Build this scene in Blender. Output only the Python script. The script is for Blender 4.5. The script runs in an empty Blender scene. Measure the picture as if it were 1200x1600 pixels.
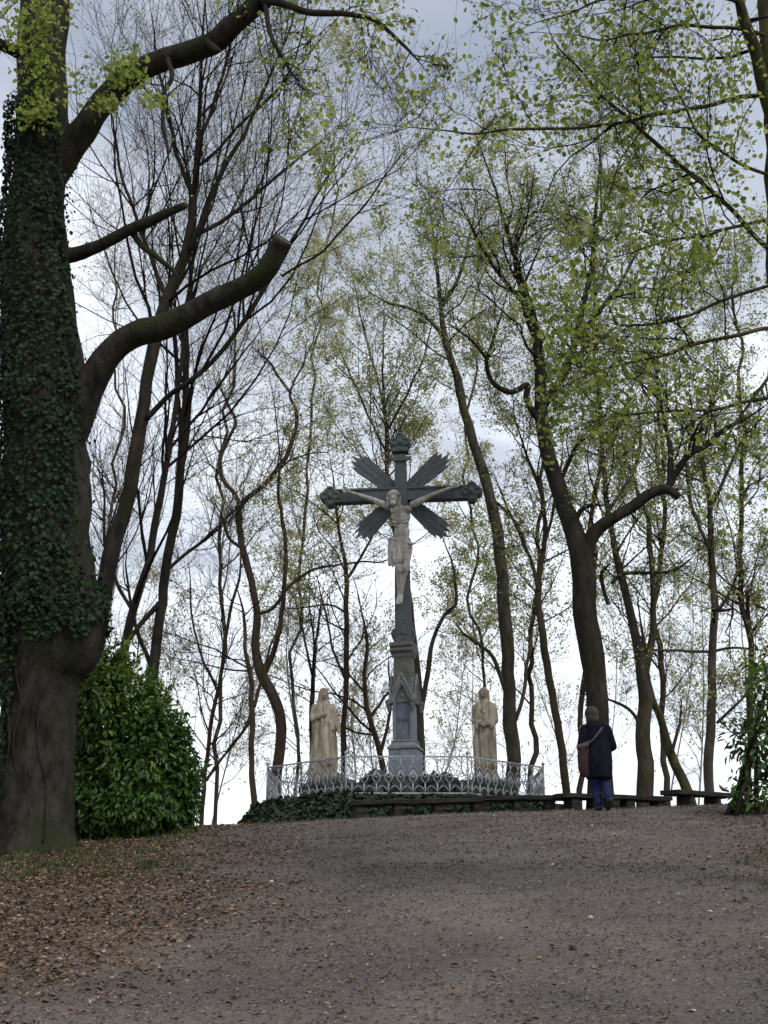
import bpy, math, random
import numpy as np
from mathutils import Vector, noise as mnoise

sc = bpy.context.scene
COL = sc.collection
R = math.radians

# ------------------------------------------------------------------ camera
F = 2000.0                       # focal length in photo pixels (1200 x 1600)
PITCH = R(18.52)
EYE = 1.60
cd = bpy.data.cameras.new('camera'); cam = bpy.data.objects.new('camera', cd); COL.objects.link(cam)
cam.location = (0, 0, EYE); cam.rotation_euler = (math.pi/2 + PITCH, 0, 0)
cd.sensor_fit = 'VERTICAL'; cd.sensor_height = 24.0; cd.lens = 24.0*F/1600
cd.clip_start = 0.05; cd.clip_end = 6000
sc.camera = cam

# ------------------------------------------------------------------ sky, sun, exposure
world = bpy.data.worlds.new('World'); sc.world = world; world.use_nodes = True
SUN_EL, SUN_AZ = R(52), R(145)   # veiled by cloud, high behind the camera and to its right
def build_world():
    nt = world.node_tree; N = nt.nodes; L = nt.links; N.clear()
    out = N.new('ShaderNodeOutputWorld'); bg = N.new('ShaderNodeBackground'); L.new(bg.outputs[0], out.inputs[0])
    bg.inputs['Strength'].default_value = 0.1
    sky = N.new('ShaderNodeTexSky'); sky.sky_type = 'NISHITA'; sky.sun_disc = False
    sky.sun_elevation = SUN_EL; sky.sun_rotation = SUN_AZ
    tc = N.new('ShaderNodeTexCoord')
    sep = N.new('ShaderNodeSeparateXYZ'); L.new(tc.outputs['Generated'], sep.inputs[0])
    mz = N.new('ShaderNodeMath'); mz.operation = 'MAXIMUM'; L.new(sep.outputs['Z'], mz.inputs[0]); mz.inputs[1].default_value = 0.0
    ad = N.new('ShaderNodeMath'); ad.operation = 'ADD'; L.new(mz.outputs[0], ad.inputs[0]); ad.inputs[1].default_value = 0.16
    dv = N.new('ShaderNodeVectorMath'); dv.operation = 'DIVIDE'; L.new(tc.outputs['Generated'], dv.inputs[0]); L.new(ad.outputs[0], dv.inputs[1])
    fl = N.new('ShaderNodeVectorMath'); fl.operation = 'MULTIPLY'; L.new(dv.outputs[0], fl.inputs[0]); fl.inputs[1].default_value = (1, 1, 0.25)
    nz = N.new('ShaderNodeTexNoise'); nz.inputs['Scale'].default_value = 2.1; nz.inputs['Detail'].default_value = 8; nz.inputs['Roughness'].default_value = 0.58
    nz.inputs['Distortion'].default_value = 0.35
    L.new(fl.outputs[0], nz.inputs['Vector'])
    # cloud deck: thin and bright low down, thicker and greyer overhead
    th = N.new('ShaderNodeMapRange'); L.new(mz.outputs[0], th.inputs[0])
    th.inputs[1].default_value = 0.12; th.inputs[2].default_value = 0.62; th.inputs[3].default_value = 0.46; th.inputs[4].default_value = -0.22
    ct = N.new('ShaderNodeMapRange'); ct.clamp = False; L.new(nz.outputs['Fac'], ct.inputs[0])
    ct.inputs[1].default_value = 0.0; ct.inputs[2].default_value = 1.0; ct.inputs[3].default_value = -0.28; ct.inputs[4].default_value = 1.28
    s1 = N.new('ShaderNodeMath'); s1.operation = 'ADD'; L.new(ct.outputs[0], s1.inputs[0]); L.new(th.outputs[0], s1.inputs[1])
    rp = N.new('ShaderNodeValToRGB'); e = rp.color_ramp.elements
    e[0].position = 0.12; e[0].color = (2.75, 3.1, 3.85, 1)
    e[1].position = 0.9; e[1].color = (8.3, 8.75, 9.4, 1)
    m = rp.color_ramp.elements.new(0.46); m.color = (4.4, 4.75, 5.4, 1)
    m = rp.color_ramp.elements.new(0.72); m.color = (6.9, 7.35, 8.05, 1)
    L.new(s1.outputs[0], rp.inputs[0])
    mx = N.new('ShaderNodeMix'); mx.data_type = 'RGBA'; mx.inputs[0].default_value = 0.9
    L.new(sky.outputs[0], mx.inputs[6]); L.new(rp.outputs[0], mx.inputs[7])
    L.new(mx.outputs[2], bg.inputs['Color'])
build_world()
sd = bpy.data.lights.new('sun', 'SUN'); sun = bpy.data.objects.new('sun', sd); COL.objects.link(sun)
sd.energy = 1.4; sd.angle = R(20); sd.color = (1.0, 0.96, 0.9)
_sv = Vector((math.sin(SUN_AZ)*math.cos(SUN_EL), math.cos(SUN_AZ)*math.cos(SUN_EL), math.sin(SUN_EL)))
sun.rotation_euler = _sv.to_track_quat('Z', 'Y').to_euler(); sun.location = (0, 0, 60)
sc.view_settings.view_transform = 'Standard'; sc.view_settings.look = 'None'
sc.view_settings.exposure = 0.62; sc.view_settings.gamma = 1.0; sc.view_settings.use_curve_mapping = False
sc.render.engine = 'CYCLES'
sc.cycles.max_bounces = 6; sc.cycles.diffuse_bounces = 3; sc.cycles.transmission_bounces = 4

rng = np.random.default_rng(11)
random.seed(5)

# ------------------------------------------------------------------ helpers: projection and terrain
ca, sa = math.cos(PITCH), math.sin(PITCH)
def ray(px, py):
    u = (px-600)/F; v = (800-py)/F
    return np.array([u, ca - v*sa, sa + v*ca])
def at(px, py, Y):
    d = ray(px, py); return np.array([0, 0, EYE]) + d*(Y/d[1])
def scale_at(p):                    # photo pixels per metre at a place
    return F/(p[1]*ca + (p[2]-EYE)*sa)
def vnoise(x, y, seed=0):
    xi = np.floor(x).astype(np.int64); yi = np.floor(y).astype(np.int64); fx = x-xi; fy = y-yi
    def hsh(a, b):
        n = (a*374761393 + b*668265263 + seed*1442695041) & 0x7fffffff
        n = ((n ^ (n >> 13))*1274126177) & 0x7fffffff
        return ((n ^ (n >> 16)) & 0xffff)/65535.0
    fx = fx*fx*(3-2*fx); fy = fy*fy*(3-2*fy)
    return (hsh(xi, yi)*(1-fx)+hsh(xi+1, yi)*fx)*(1-fy) + (hsh(xi, yi+1)*(1-fx)+hsh(xi+1, yi+1)*fx)*fy
def softplus(t): return np.where(t > 30, t, np.log1p(np.exp(np.minimum(t, 30))))
SLOPE = 0.1735
def hgt(x, y):
    x = np.asarray(x, float); y = np.asarray(y, float)
    w = 0.55
    h = SLOPE*(y - w*softplus((y-19.6)/w))
    h = np.where(y < -8, SLOPE*-8 + (y+8)*0.03, h)
    h = h + 0.6*np.tanh(0.04*x/0.6)
    h = h - 0.30*4*softplus((y-40)/4)
    h = np.maximum(h, -32)
    near = 1/(1+np.exp((np.hypot(x, y-12)-26)/2))
    h = h + near*(0.05*(vnoise(x*0.6+9, y*0.6, 1)-.5) + 0.035*(vnoise(x*2.3, y*2.3, 2)-.5) + 0.018*(vnoise(x*7, y*7, 3)-.5))
    return h
def gp(px, py, ymax=60):            # where a sight line meets the ground
    d = ray(px, py); t = np.arange(2, ymax, 0.02); P = np.array([0, 0, EYE])[None]+d[None]*t[:, None]
    k = np.nonzero(P[:, 2] < hgt(P[:, 0], P[:, 1]))[0]
    return P[k[0]] if len(k) else None

# ------------------------------------------------------------------ helpers: materials
def mat(name, c1, c2=None, scale=8.0, rough=0.85, bump=0.0, bscale=None, spec=0.3, c3=None, stretch=(1, 1, 1), lo=0.35, hi=0.65, metal=0.0, detail=6):
    m = bpy.data.materials.new(name); m.use_nodes = True; nt = m.node_tree; N = nt.nodes; L = nt.links
    b = N['Principled BSDF']; b.inputs['Roughness'].default_value = rough; b.inputs['Specular IOR Level'].default_value = spec
    b.inputs['Metallic'].default_value = metal
    tc = N.new('ShaderNodeTexCoord'); mp = N.new('ShaderNodeMapping'); mp.inputs['Scale'].default_value = stretch
    L.new(tc.outputs['Object'], mp.inputs[0])
    n1 = N.new('ShaderNodeTexNoise'); n1.inputs['Scale'].default_value = scale; n1.inputs['Detail'].default_value = detail; n1.inputs['Roughness'].default_value = 0.62
    L.new(mp.outputs[0], n1.inputs['Vector'])
    rp = N.new('ShaderNodeValToRGB'); rp.color_ramp.elements[0].position = lo; rp.color_ramp.elements[1].position = hi
    rp.color_ramp.elements[0].color = (*c1, 1); rp.color_ramp.elements[1].color = (*(c2 or c1), 1)
    L.new(n1.outputs['Fac'], rp.inputs[0]); src = rp.outputs[0]
    if c3:
        n2 = N.new('ShaderNodeTexNoise'); n2.inputs['Scale'].default_value = scale*0.23; n2.inputs['Detail'].default_value = 4
        L.new(tc.outputs['Object'], n2.inputs['Vector'])
        r2 = N.new('ShaderNodeValToRGB'); r2.color_ramp.elements[0].position = 0.45; r2.color_ramp.elements[1].position = 0.68
        L.new(n2.outputs['Fac'], r2.inputs[0])
        mx = N.new('ShaderNodeMix'); mx.data_type = 'RGBA'; L.new(r2.outputs[0], mx.inputs[0]); L.new(src, mx.inputs[6]); mx.inputs[7].default_value = (*c3, 1)
        src = mx.outputs[2]
    L.new(src, b.inputs['Base Color'])
    if bump:
        n3 = N.new('ShaderNodeTexNoise'); n3.inputs['Scale'].default_value = bscale or scale*3; n3.inputs['Detail'].default_value = 8
        L.new(mp.outputs[0], n3.inputs['Vector'])
        bp = N.new('ShaderNodeBump'); bp.inputs['Strength'].default_value = bump; bp.inputs['Distance'].default_value = 0.03
        L.new(n3.outputs['Fac'], bp.inputs['Height']); L.new(bp.outputs[0], b.inputs['Normal'])
    return m
def leaf_mat(name, cols, trans=0.45, rough=0.5, spec=0.25):
    """colour varies from leaf to leaf by the stored attribute r; light passes through the blade"""
    m = bpy.data.materials.new(name); m.use_nodes = True; nt = m.node_tree; N = nt.nodes; L = nt.links
    b = N['Principled BSDF']; b.inputs['Roughness'].default_value = rough; b.inputs['Specular IOR Level'].default_value = spec
    a = N.new('ShaderNodeAttribute'); a.attribute_name = 'r'
    rp = N.new('ShaderNodeValToRGB'); el = rp.color_ramp.elements
    while len(el) < len(cols): el.new(0.5)
    for i, c in enumerate(cols): el[i].position = i/(len(cols)-1); el[i].color = (*c, 1)
    L.new(a.outputs['Fac'], rp.inputs[0]); L.new(rp.outputs[0], b.inputs['Base Color'])
    if trans > 0:
        t = N.new('ShaderNodeBsdfTranslucent'); L.new(rp.outputs[0], t.inputs[0])
        mx = N.new('ShaderNodeMixShader'); mx.inputs[0].default_value = trans
        L.new(b.outputs[0], mx.inputs[1]); L.new(t.outputs[0], mx.inputs[2]); L.new(mx.outputs[0], N['Material Output'].inputs[0])
    return m

M = {}
M['bark_beech'] = mat('bark_beech', (.012, .011, .009), (.045, .040, .033), 6, .95, 1.0, 22, .08, c3=(.026, .03, .013), stretch=(1, 1, .55))
M['bark_grey'] = mat('bark_grey', (.028, .024, .019), (.088, .076, .06), 7, .95, 1.0, 26, .08, c3=(.05, .048, .022), stretch=(1, 1, .3))
M['bark_dark'] = mat('bark_dark', (.012, .011, .009), (.045, .038, .031), 7, .95, 1.0, 26, .08, c3=(.024, .024, .012), stretch=(1, 1, .3))
M['bark_red'] = mat('bark_red', (.026, .018, .015), (.075, .052, .042), 8, .95, .9, 26, .08, c3=(.045, .042, .018), stretch=(1, 1, .3))
M['bark_moss'] = mat('bark_moss', (.03, .03, .013), (.085, .085, .034), 6, .95, .9, 26, .08, c3=(.035, .03, .022), stretch=(1, 1, .5))
M['twig'] = mat('twig', (.010, .008, .0065), (.03, .023, .019), 3, .95, 0, spec=.05)
M['twig_far_bloom'] = mat('twig_far_bloom', (.16, .145, .125), (.28, .26, .23), 3, .9, 0, spec=.1)  # paler than near twigs: bloom from the bright sky put into the colour
M['leaf_spring'] = leaf_mat('leaf_spring', [(.15, .19, .045), (.29, .33, .085), (.45, .44, .16)], .6)
M['leaf_green'] = leaf_mat('leaf_green', [(.13, .185, .03), (.26, .32, .062), (.42, .44, .12)], .62)
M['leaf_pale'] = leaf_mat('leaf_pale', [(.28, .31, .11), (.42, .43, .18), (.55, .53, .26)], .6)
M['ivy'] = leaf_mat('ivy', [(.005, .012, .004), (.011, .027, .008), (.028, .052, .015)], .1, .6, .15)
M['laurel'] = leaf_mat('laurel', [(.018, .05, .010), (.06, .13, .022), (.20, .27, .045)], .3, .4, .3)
M['ground_ivy'] = leaf_mat('ground_ivy', [(.008, .016, .008), (.02, .036, .017), (.045, .066, .036)], .1, .55, .2)
M['litter_brown'] = leaf_mat('litter_brown', [(.06, .036, .024), (.155, .10, .066), (.25, .17, .115), (.42, .33, .25)], 0, .9, .1)
M['litter_grey'] = leaf_mat('litter_grey', [(.045, .037, .032), (.13, .114, .102), (.185, .166, .15), (.33, .305, .28)], 0, .95, .1)
M['petal'] = leaf_mat('petal', [(.35, .33, .29), (.6, .58, .54)], 0, .8, .2)
M['grass'] = leaf_mat('grass', [(.035, .05, .018), (.075, .095, .032), (.14, .14, .06)], .2, .7, .2)
M['iron'] = mat('iron', (.066, .08, .088), (.118, .136, .145), 9, .7, .3, 30, .3, c3=(.085, .095, .092))
M['slate'] = mat('slate', (.15, .17, .205), (.235, .26, .30), 6, .8, .3, 40, .3, c3=(.17, .18, .18))
M['slate_moss'] = mat('slate_moss', (.095, .10, .09), (.185, .185, .165), 8, .85, .5, 30, .2, c3=(.12, .118, .09))
M['slate_edge'] = mat('slate_edge', (.19, .195, .2), (.29, .29, .28), 12, .8, .3, 40, .3, c3=(.15, .14, .1))
M['dark_recess'] = mat('dark_recess', (.12, .138, .168), (.18, .20, .235), 8, .9, .2)
M['corpus'] = mat('corpus', (.19, .175, .155), (.56, .54, .5), 8, .88, .5, 30, .12, c3=(.24, .21, .175), stretch=(1.5, 1.5, .4), lo=.3, hi=.62)
M['sandstone'] = mat('sandstone', (.10, .082, .055), (.47, .41, .315), 5, .92, .8, 26, .1, c3=(.20, .145, .10), stretch=(3, 3, .45), lo=.28, hi=.6)
M['rail'] = mat('rail', (.24, .26, .28), (.44, .46, .48), 14, .6, .15, 40, .3, c3=(.2, .19, .17))
M['rock'] = mat('rock', (.03, .034, .034), (.10, .105, .10), 6, .92, .9, 18, .15, c3=(.03, .042, .022))
M['wall_stone'] = mat('wall_stone', (.03, .03, .028), (.08, .078, .07), 5, .92, .8, 16, .15, c3=(.03, .04, .02))
M['bench'] = mat('bench', (.012, .011, .010), (.045, .039, .034), 6, .9, .6, 30, .12, stretch=(.5, 3, 3))
M['cut_wood'] = mat('cut_wood', (.03, .026, .022), (.075, .062, .05), 14, .9, .4)
M['coat'] = mat('coat', (.004, .0045, .009), (.010, .011, .019), 8, .95, .5, 20, .1)
M['jeans'] = mat('jeans', (.009, .013, .042), (.022, .03, .075), 14, .9, .35, 40, .1)
M['skin'] = mat('skin', (.42, .27, .2), (.5, .33, .25), 8, .6)
M['hair'] = mat('hair', (.015, .010, .007), (.055, .04, .028), 30, .6, .5, 60, .3, stretch=(3, 3, .5))
M['shoe'] = mat('shoe', (.008, .008, .009), (.02, .018, .018), 10, .6)
M['bag'] = mat('bag', (.022, .010, .011), (.05, .02, .02), 7, .8, .3, c3=(.035, .028, .026))
M['strap'] = mat('strap', (.03, .03, .035), (.06, .056, .06), 20, .7)
M['bag_flap'] = mat('bag_flap', (.06, .042, .038), (.12, .092, .082), 12, .8)

# ------------------------------------------------------------------ helpers: meshes and objects
def mesh_np(name, V, Q, attr=None, smooth=False):
    V = np.ascontiguousarray(V, np.float32).reshape(-1, 3); Q = np.ascontiguousarray(Q, np.int32); k = Q.shape[1]
    me = bpy.data.meshes.new(name)
    me.vertices.add(len(V)); me.vertices.foreach_set('co', V.ravel())
    me.loops.add(Q.size); me.loops.foreach_set('vertex_index', Q.ravel())
    me.polygons.add(len(Q)); me.polygons.foreach_set('loop_start', np.arange(0, Q.size, k, dtype=np.int32))
    try: me.polygons.foreach_set('loop_total', np.full(len(Q), k, np.int32))
    except Exception: pass
    if attr is not None:
        a = me.attributes.new('r', 'FLOAT', 'POINT'); a.data.foreach_set('value', np.ascontiguousarray(attr, np.float32))
    me.update(calc_edges=True)
    if smooth: me.polygons.foreach_set('use_smooth', np.ones(len(Q), bool))
    return me
def mesh_py(name, V, Fc, smooth=False):
    me = bpy.data.meshes.new(name); me.from_pydata([tuple(map(float, v)) for v in V], [], [tuple(map(int, f)) for f in Fc]); me.update()
    if smooth: me.polygons.foreach_set('use_smooth', np.ones(len(me.polygons), bool))
    return me
def obj(name, me, m=None, parent=None, loc=None, rot=None):
    o = bpy.data.objects.new(name, me); COL.objects.link(o)
    if m is not None and me is not None and not me.materials: me.materials.append(m)
    if parent is not None: o.parent = parent
    if loc is not None: o.location = loc
    if rot is not None: o.rotation_euler = rot
    return o
def tag(o, label=None, cat=None, group=None, kind=None):
    if label: o['label'] = label
    if cat: o['category'] = cat
    if group: o['group'] = group
    if kind: o['kind'] = kind
    return o
def thing(name, label, cat, loc=(0, 0, 0), rotz=0.0, group=None):
    o = bpy.data.objects.new(name, None); COL.objects.link(o); o.empty_display_size = 0.2
    o.location = [float(v) for v in loc]; o.rotation_euler = (0, 0, rotz)
    return tag(o, label, cat, group)
class G:                            # a bag of faces
    def __init__(s): s.V = []; s.F = []
    def add(s, V, Fc):
        o = len(s.V); s.V += [tuple(map(float, v)) for v in V]; s.F += [tuple(int(i)+o for i in f) for f in Fc]; return s
    def box(s, x0, x1, y0, y1, z0, z1):
        V = [(x, y, z) for z in (z0, z1) for y in (y0, y1) for x in (x0, x1)]
        return s.add(V, [(0, 2, 3, 1), (4, 5, 7, 6), (0, 1, 5, 4), (2, 6, 7, 3), (0, 4, 6, 2), (1, 3, 7, 5)])
    def frustum(s, z0, w0, d0, z1, w1, d1, cx=0, cy=0):
        V = [(cx+sx*w0/2, cy+sy*d0/2, z0) for sx, sy in ((-1, -1), (1, -1), (1, 1), (-1, 1))] + [(cx+sx*w1/2, cy+sy*d1/2, z1) for sx, sy in ((-1, -1), (1, -1), (1, 1), (-1, 1))]
        return s.add(V, [(3, 2, 1, 0), (4, 5, 6, 7)] + [(i, (i+1) % 4, 4+(i+1) % 4, 4+i) for i in range(4)])
    def prism(s, pts, y0, y1):      # outline in xz, pushed along y
        n = len(pts); V = [(p[0], y0, p[1]) for p in pts]+[(p[0], y1, p[1]) for p in pts]
        return s.add(V, [tuple(range(n)), tuple(range(2*n-1, n-1, -1))]+[(i, n+i, n+(i+1) % n, (i+1) % n) for i in range(n)])
    def tube(s, pts, r, n=6, cap=True):
        P = [Vector(p) for p in pts]; rr = r if hasattr(r, '__len__') else [r]*len(P); V = []; Fc = []
        ref = None
        for i, p in enumerate(P):
            t = (P[min(i+1, len(P)-1)]-P[max(i-1, 0)]).normalized()
            if ref is None: ref = t.orthogonal().normalized()
            u = (ref - t*ref.dot(t)).normalized(); ref = u; w = t.cross(u)
            for k in range(n):
                a = 2*math.pi*k/n; V.append(p + (u*math.cos(a)+w*math.sin(a))*rr[i])
        for i in range(len(P)-1):
            for k in range(n): Fc.append((i*n+k, i*n+(k+1) % n, (i+1)*n+(k+1) % n, (i+1)*n+k))
        if cap: Fc += [tuple(range(n-1, -1, -1)), tuple((len(P)-1)*n+k for k in range(n))]
        return s.add(V, Fc)
    def cap(s, p0, r0, p1, r1, n=12):   # tapered limb with round ends
        p0 = Vector(p0); p1 = Vector(p1); d = (p1-p0); dn = d.normalized() if d.length > 1e-6 else Vector((0, 0, 1)); pts = []; rr = []
        for k in range(5): a = math.pi/2*(k+.12)/5; pts.append(p0 - dn*r0*math.cos(a)); rr.append(r0*math.sin(a))
        pts.append(p0); rr.append(r0); pts.append(p1); rr.append(r1)
        for k in range(4, -1, -1): a = math.pi/2*(k+.12)/5; pts.append(p1 + dn*r1*math.cos(a)); rr.append(r1*math.sin(a))
        return s.tube(pts, rr, n)
    def ell(s, c, r, n=14, m=9):
        V = []; Fc = []
        for j in range(m+1):
            a = math.pi*(j+.0)/m; a = min(max(a, .06), math.pi-.06)
            for k in range(n): b = 2*math.pi*k/n; V.append((c[0]+r[0]*math.sin(a)*math.cos(b), c[1]+r[1]*math.sin(a)*math.sin(b), c[2]+r[2]*math.cos(a)))
        for j in range(m):
            for k in range(n): Fc.append((j*n+k, (j+1)*n+k, (j+1)*n+(k+1) % n, j*n+(k+1) % n))
        Fc += [tuple(range(n)), tuple(m*n+k for k in range(n-1, -1, -1))]
        return s.add(V, Fc)
    def loft(s, rings, n=36, folds=0, amp=0.0, seed=0):  # rings: z, cx, cy, rx, ry [, amp factor]
        V = []; Fc = []; rr = random.Random(seed); ph = [rr.uniform(0, 6.28) for _ in range(4)]
        for i, q in enumerate(rings):
            z, cx, cy, rx, ry = q[:5]; k_ = q[5] if len(q) > 5 else 1
            for k in range(n):
                a = 2*math.pi*k/n
                f = 1 + amp*k_*(math.sin(folds*a+ph[0]+z*1.3) + .6*math.sin((folds*1.7//1)*a+ph[1]-z*2) + .4*math.sin(2*a+ph[2]+z*3))
                V.append((cx+rx*f*math.cos(a), cy+ry*f*math.sin(a), z))
        for i in range(len(rings)-1):
            for k in range(n): Fc.append((i*n+k, i*n+(k+1) % n, (i+1)*n+(k+1) % n, (i+1)*n+k))
        Fc += [tuple(range(n-1, -1, -1)), tuple((len(rings)-1)*n+k for k in range(n))]
        return s.add(V, Fc)
    def mesh(s, name, smooth=False): return mesh_py(name, s.V, s.F, smooth)
def fuse(name, g, voxel, it, m, parent=None):
    """one continuous skin round overlapping shapes"""
    tmp = bpy.data.objects.new('tmp', g.mesh('tmp')); COL.objects.link(tmp)
    a = tmp.modifiers.new('r', 'REMESH'); a.mode = 'VOXEL'; a.voxel_size = voxel; a.use_smooth_shade = True
    if it: b = tmp.modifiers.new('s', 'SMOOTH'); b.iterations = it; b.factor = 0.5
    dg = bpy.context.evaluated_depsgraph_get(); dg.update()
    me = bpy.data.meshes.new_from_object(tmp.evaluated_get(dg)); me.name = name
    bpy.data.objects.remove(tmp); me.materials.clear()
    me.polygons.foreach_set('use_smooth', np.ones(len(me.polygons), bool))
    return obj(name, me, m, parent)
def bevel(o, w=0.01, seg=1):
    b = o.modifiers.new('bevel', 'BEVEL'); b.width = w; b.segments = seg; b.limit_method = 'ANGLE'; return o

# ------------------------------------------------------------------ helpers: leaves and branches (vectorised)
def norm(v): return v/np.maximum(np.linalg.norm(v, axis=-1, keepdims=True), 1e-9)
def leaf_cards(P, D, Nn, size, wid=0.55, fold=0.25, hexa=True, droop=0.0):
    """leaf blades: base at P, along D, facing Nn; folded on the midrib"""
    D = norm(D); S = norm(np.cross(D, Nn)); U = norm(np.cross(S, D)); s = np.asarray(size)[:, None]
    if hexa:
        b = P; t = P + D*s - U*s*droop
        up = U*s*fold*wid*.5
        mid1 = P + D*s*.35; mid2 = P + D*s*.72 - U*s*droop*.5
        l1 = mid1+S*s*wid*.5+up; l2 = mid2+S*s*wid*.40+up; r1 = mid1-S*s*wid*.5+up; r2 = mid2-S*s*wid*.40+up
        V = np.stack([b, l1, l2, t, r2, r1], 1).reshape(-1, 3); n = len(P); o = (np.arange(n)*6)[:, None]
        Q = np.concatenate([o+np.array([[0, 1, 2, 3]]), o+np.array([[0, 3, 4, 5]])], 0); return V, Q, 6
    b = P; t = P+D*s; m_ = P+D*s*.5 + U*s*fold*.3
    V = np.stack([b, m_+S*s*wid*.5, t, m_-S*s*wid*.5], 1).reshape(-1, 3); n = len(P); o = (np.arange(n)*4)[:, None]
    return V, o+np.array([[0, 1, 2, 3]]), 4
def leaves_obj(name, P, D, Nn, size, m, parent=None, wid=.55, fold=.25, hexa=True, droop=0., kind='stuff', r=None):
    if parent is not None: P = P - np.array(parent.location)
    V, Q, k = leaf_cards(P, D, Nn, size, wid, fold, hexa, droop)
    rr = rng.random(len(P)) if r is None else np.clip(r, 0, 1)
    o = obj(name, mesh_np(name, V, Q, np.repeat(rr, k)), m, parent)
    if kind: o['kind'] = kind
    return o
def tubes_np(P, Rr, S):
    N, K, _ = P.shape; T = norm(np.gradient(P, axis=1))
    mean = np.abs(T.mean(1)); ax = np.eye(3)[np.argmin(mean, 1)]
    U = norm(np.cross(T, ax[:, None, :])); Vv = np.cross(T, U)
    a = np.arange(S)*2*math.pi/S
    X = P[:, :, None, :] + Rr[:, :, None, None]*(np.cos(a)[None, None, :, None]*U[:, :, None, :] + np.sin(a)[None, None, :, None]*Vv[:, :, None, :])
    base = (np.arange(N)*K*S)[:, None, None]; i = (np.arange(K-1)*S)[None, :, None]; k = np.arange(S)[None, None, :]; k2 = (k+1) % S
    Q = np.stack([base+i+k, base+i+k2, base+i+S+k2, base+i+S+k], -1).reshape(-1, 4)
    return X.reshape(-1, 3), Q
def grow(P, Rr, n, t0, t1, ang, length, K, rr, trop, jit, rmin=.004, lens=None, flat=0.0, t_pow=1.0, rl=.0075):
    """n side shoots on every branch in P (N,K,3)"""
    N, Kp, _ = P.shape
    nn = np.full(N, n) if np.isscalar(n) else np.asarray(n)
    idx = np.repeat(np.arange(N), nn); m = len(idx)
    if np.isscalar(t0): t0 = np.full(N, t0)
    t = t0[idx] + (t1-t0[idx])*rng.random(m)**t_pow
    f = np.clip(t*(Kp-1), 0, Kp-1.001); i = f.astype(int); fr = (f-i)[:, None]
    p = P[idx, i]*(1-fr)+P[idx, i+1]*fr; tan = norm(P[idx, i+1]-P[idx, i]); r = Rr[idx, i]*(1-fr[:, 0])+Rr[idx, i+1]*fr[:, 0]
    q = norm(rng.normal(size=(m, 3))); perp = norm(np.cross(tan, q))
    perp[:, 2] *= (1-flat); perp = norm(perp)
    a = R(1)*rng.uniform(ang[0], ang[1], m)
    d = norm(np.cos(a)[:, None]*tan + np.sin(a)[:, None]*perp)
    plen = np.linalg.norm(np.diff(P, axis=1), axis=2).sum(1) if lens is None else lens
    L = plen[idx]*rng.uniform(length[0], length[1], m)*(1.15-.65*t)
    r0 = np.maximum(np.minimum(r*rng.uniform(rr*.75, rr, m), L*rl*rng.uniform(.8, 1.25, m)), rmin)
    out = np.empty((m, K, 3)); out[:, 0] = p; rad = np.empty((m, K)); rad[:, 0] = r0
    for s in range(1, K):
        d = norm(d + jit*rng.normal(size=(m, 3)) + np.array([0, 0, trop]))
        out[:, s] = out[:, s-1] + d*(L/(K-1))[:, None]; rad[:, s] = np.maximum(r0*(1-.8*s/(K-1)), rmin*.7)
    return out, rad
def catmull(P, n):
    P = np.asarray(P, float); k = len(P)
    if k == 2: t = np.linspace(0, 1, n)[:, None]; return P[0]*(1-t)+P[1]*t
    E = np.vstack([2*P[0]-P[1], P, 2*P[-1]-P[-2]]); u = np.linspace(0, k-1-1e-6, n); i = u.astype(int); f = (u-i)[:, None]
    a, b, c, d = E[i], E[i+1], E[i+2], E[i+3]
    return .5*(2*b + (c-a)*f + (2*a-5*b+4*c-d)*f*f + (3*b-a-3*c+d)*f**3)
def stem_path(pts, Y0, Y1=None, n=40, ws=1.0, wig=0., taper=False):
    """a limb through picture points at its own depth (drifting from Y0 to Y1); widths in pixels become metres"""
    Y1 = Y0 if Y1 is None else Y1; Q = []
    for i, (px, py, w) in enumerate(pts):
        Y = Y0+(Y1-Y0)*i/max(1, len(pts)-1); p = at(px, py, Y); Q.append([*p, .5*w*ws/scale_at(p)])
    C = catmull(Q, n); P = C[:, :3].copy(); r = np.maximum(C[:, 3], .004)
    if wig:
        L = np.concatenate([[0], np.cumsum(np.linalg.norm(np.diff(P, axis=0), axis=1))]); o = rng.uniform(0, 500, 3); env = np.clip(L/.8, 0, 1)
        for k in range(3):
            if k == 2 and abs(P[-1, 2]-P[0, 2]) > .8*L[-1]: continue
            P[:, k] += wig*env*((vnoise(L*1.1+o[k], L*0+.3, 41)-.5)*1.5 + (vnoise(L*3.1+o[k], L*0+.7, 42)-.5)*.6)
    if taper:
        u = np.linspace(0, 1, n); r = np.maximum(r*np.clip((1-u)/.3, 0, 1)**.6, .003)
    return P, r
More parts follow.
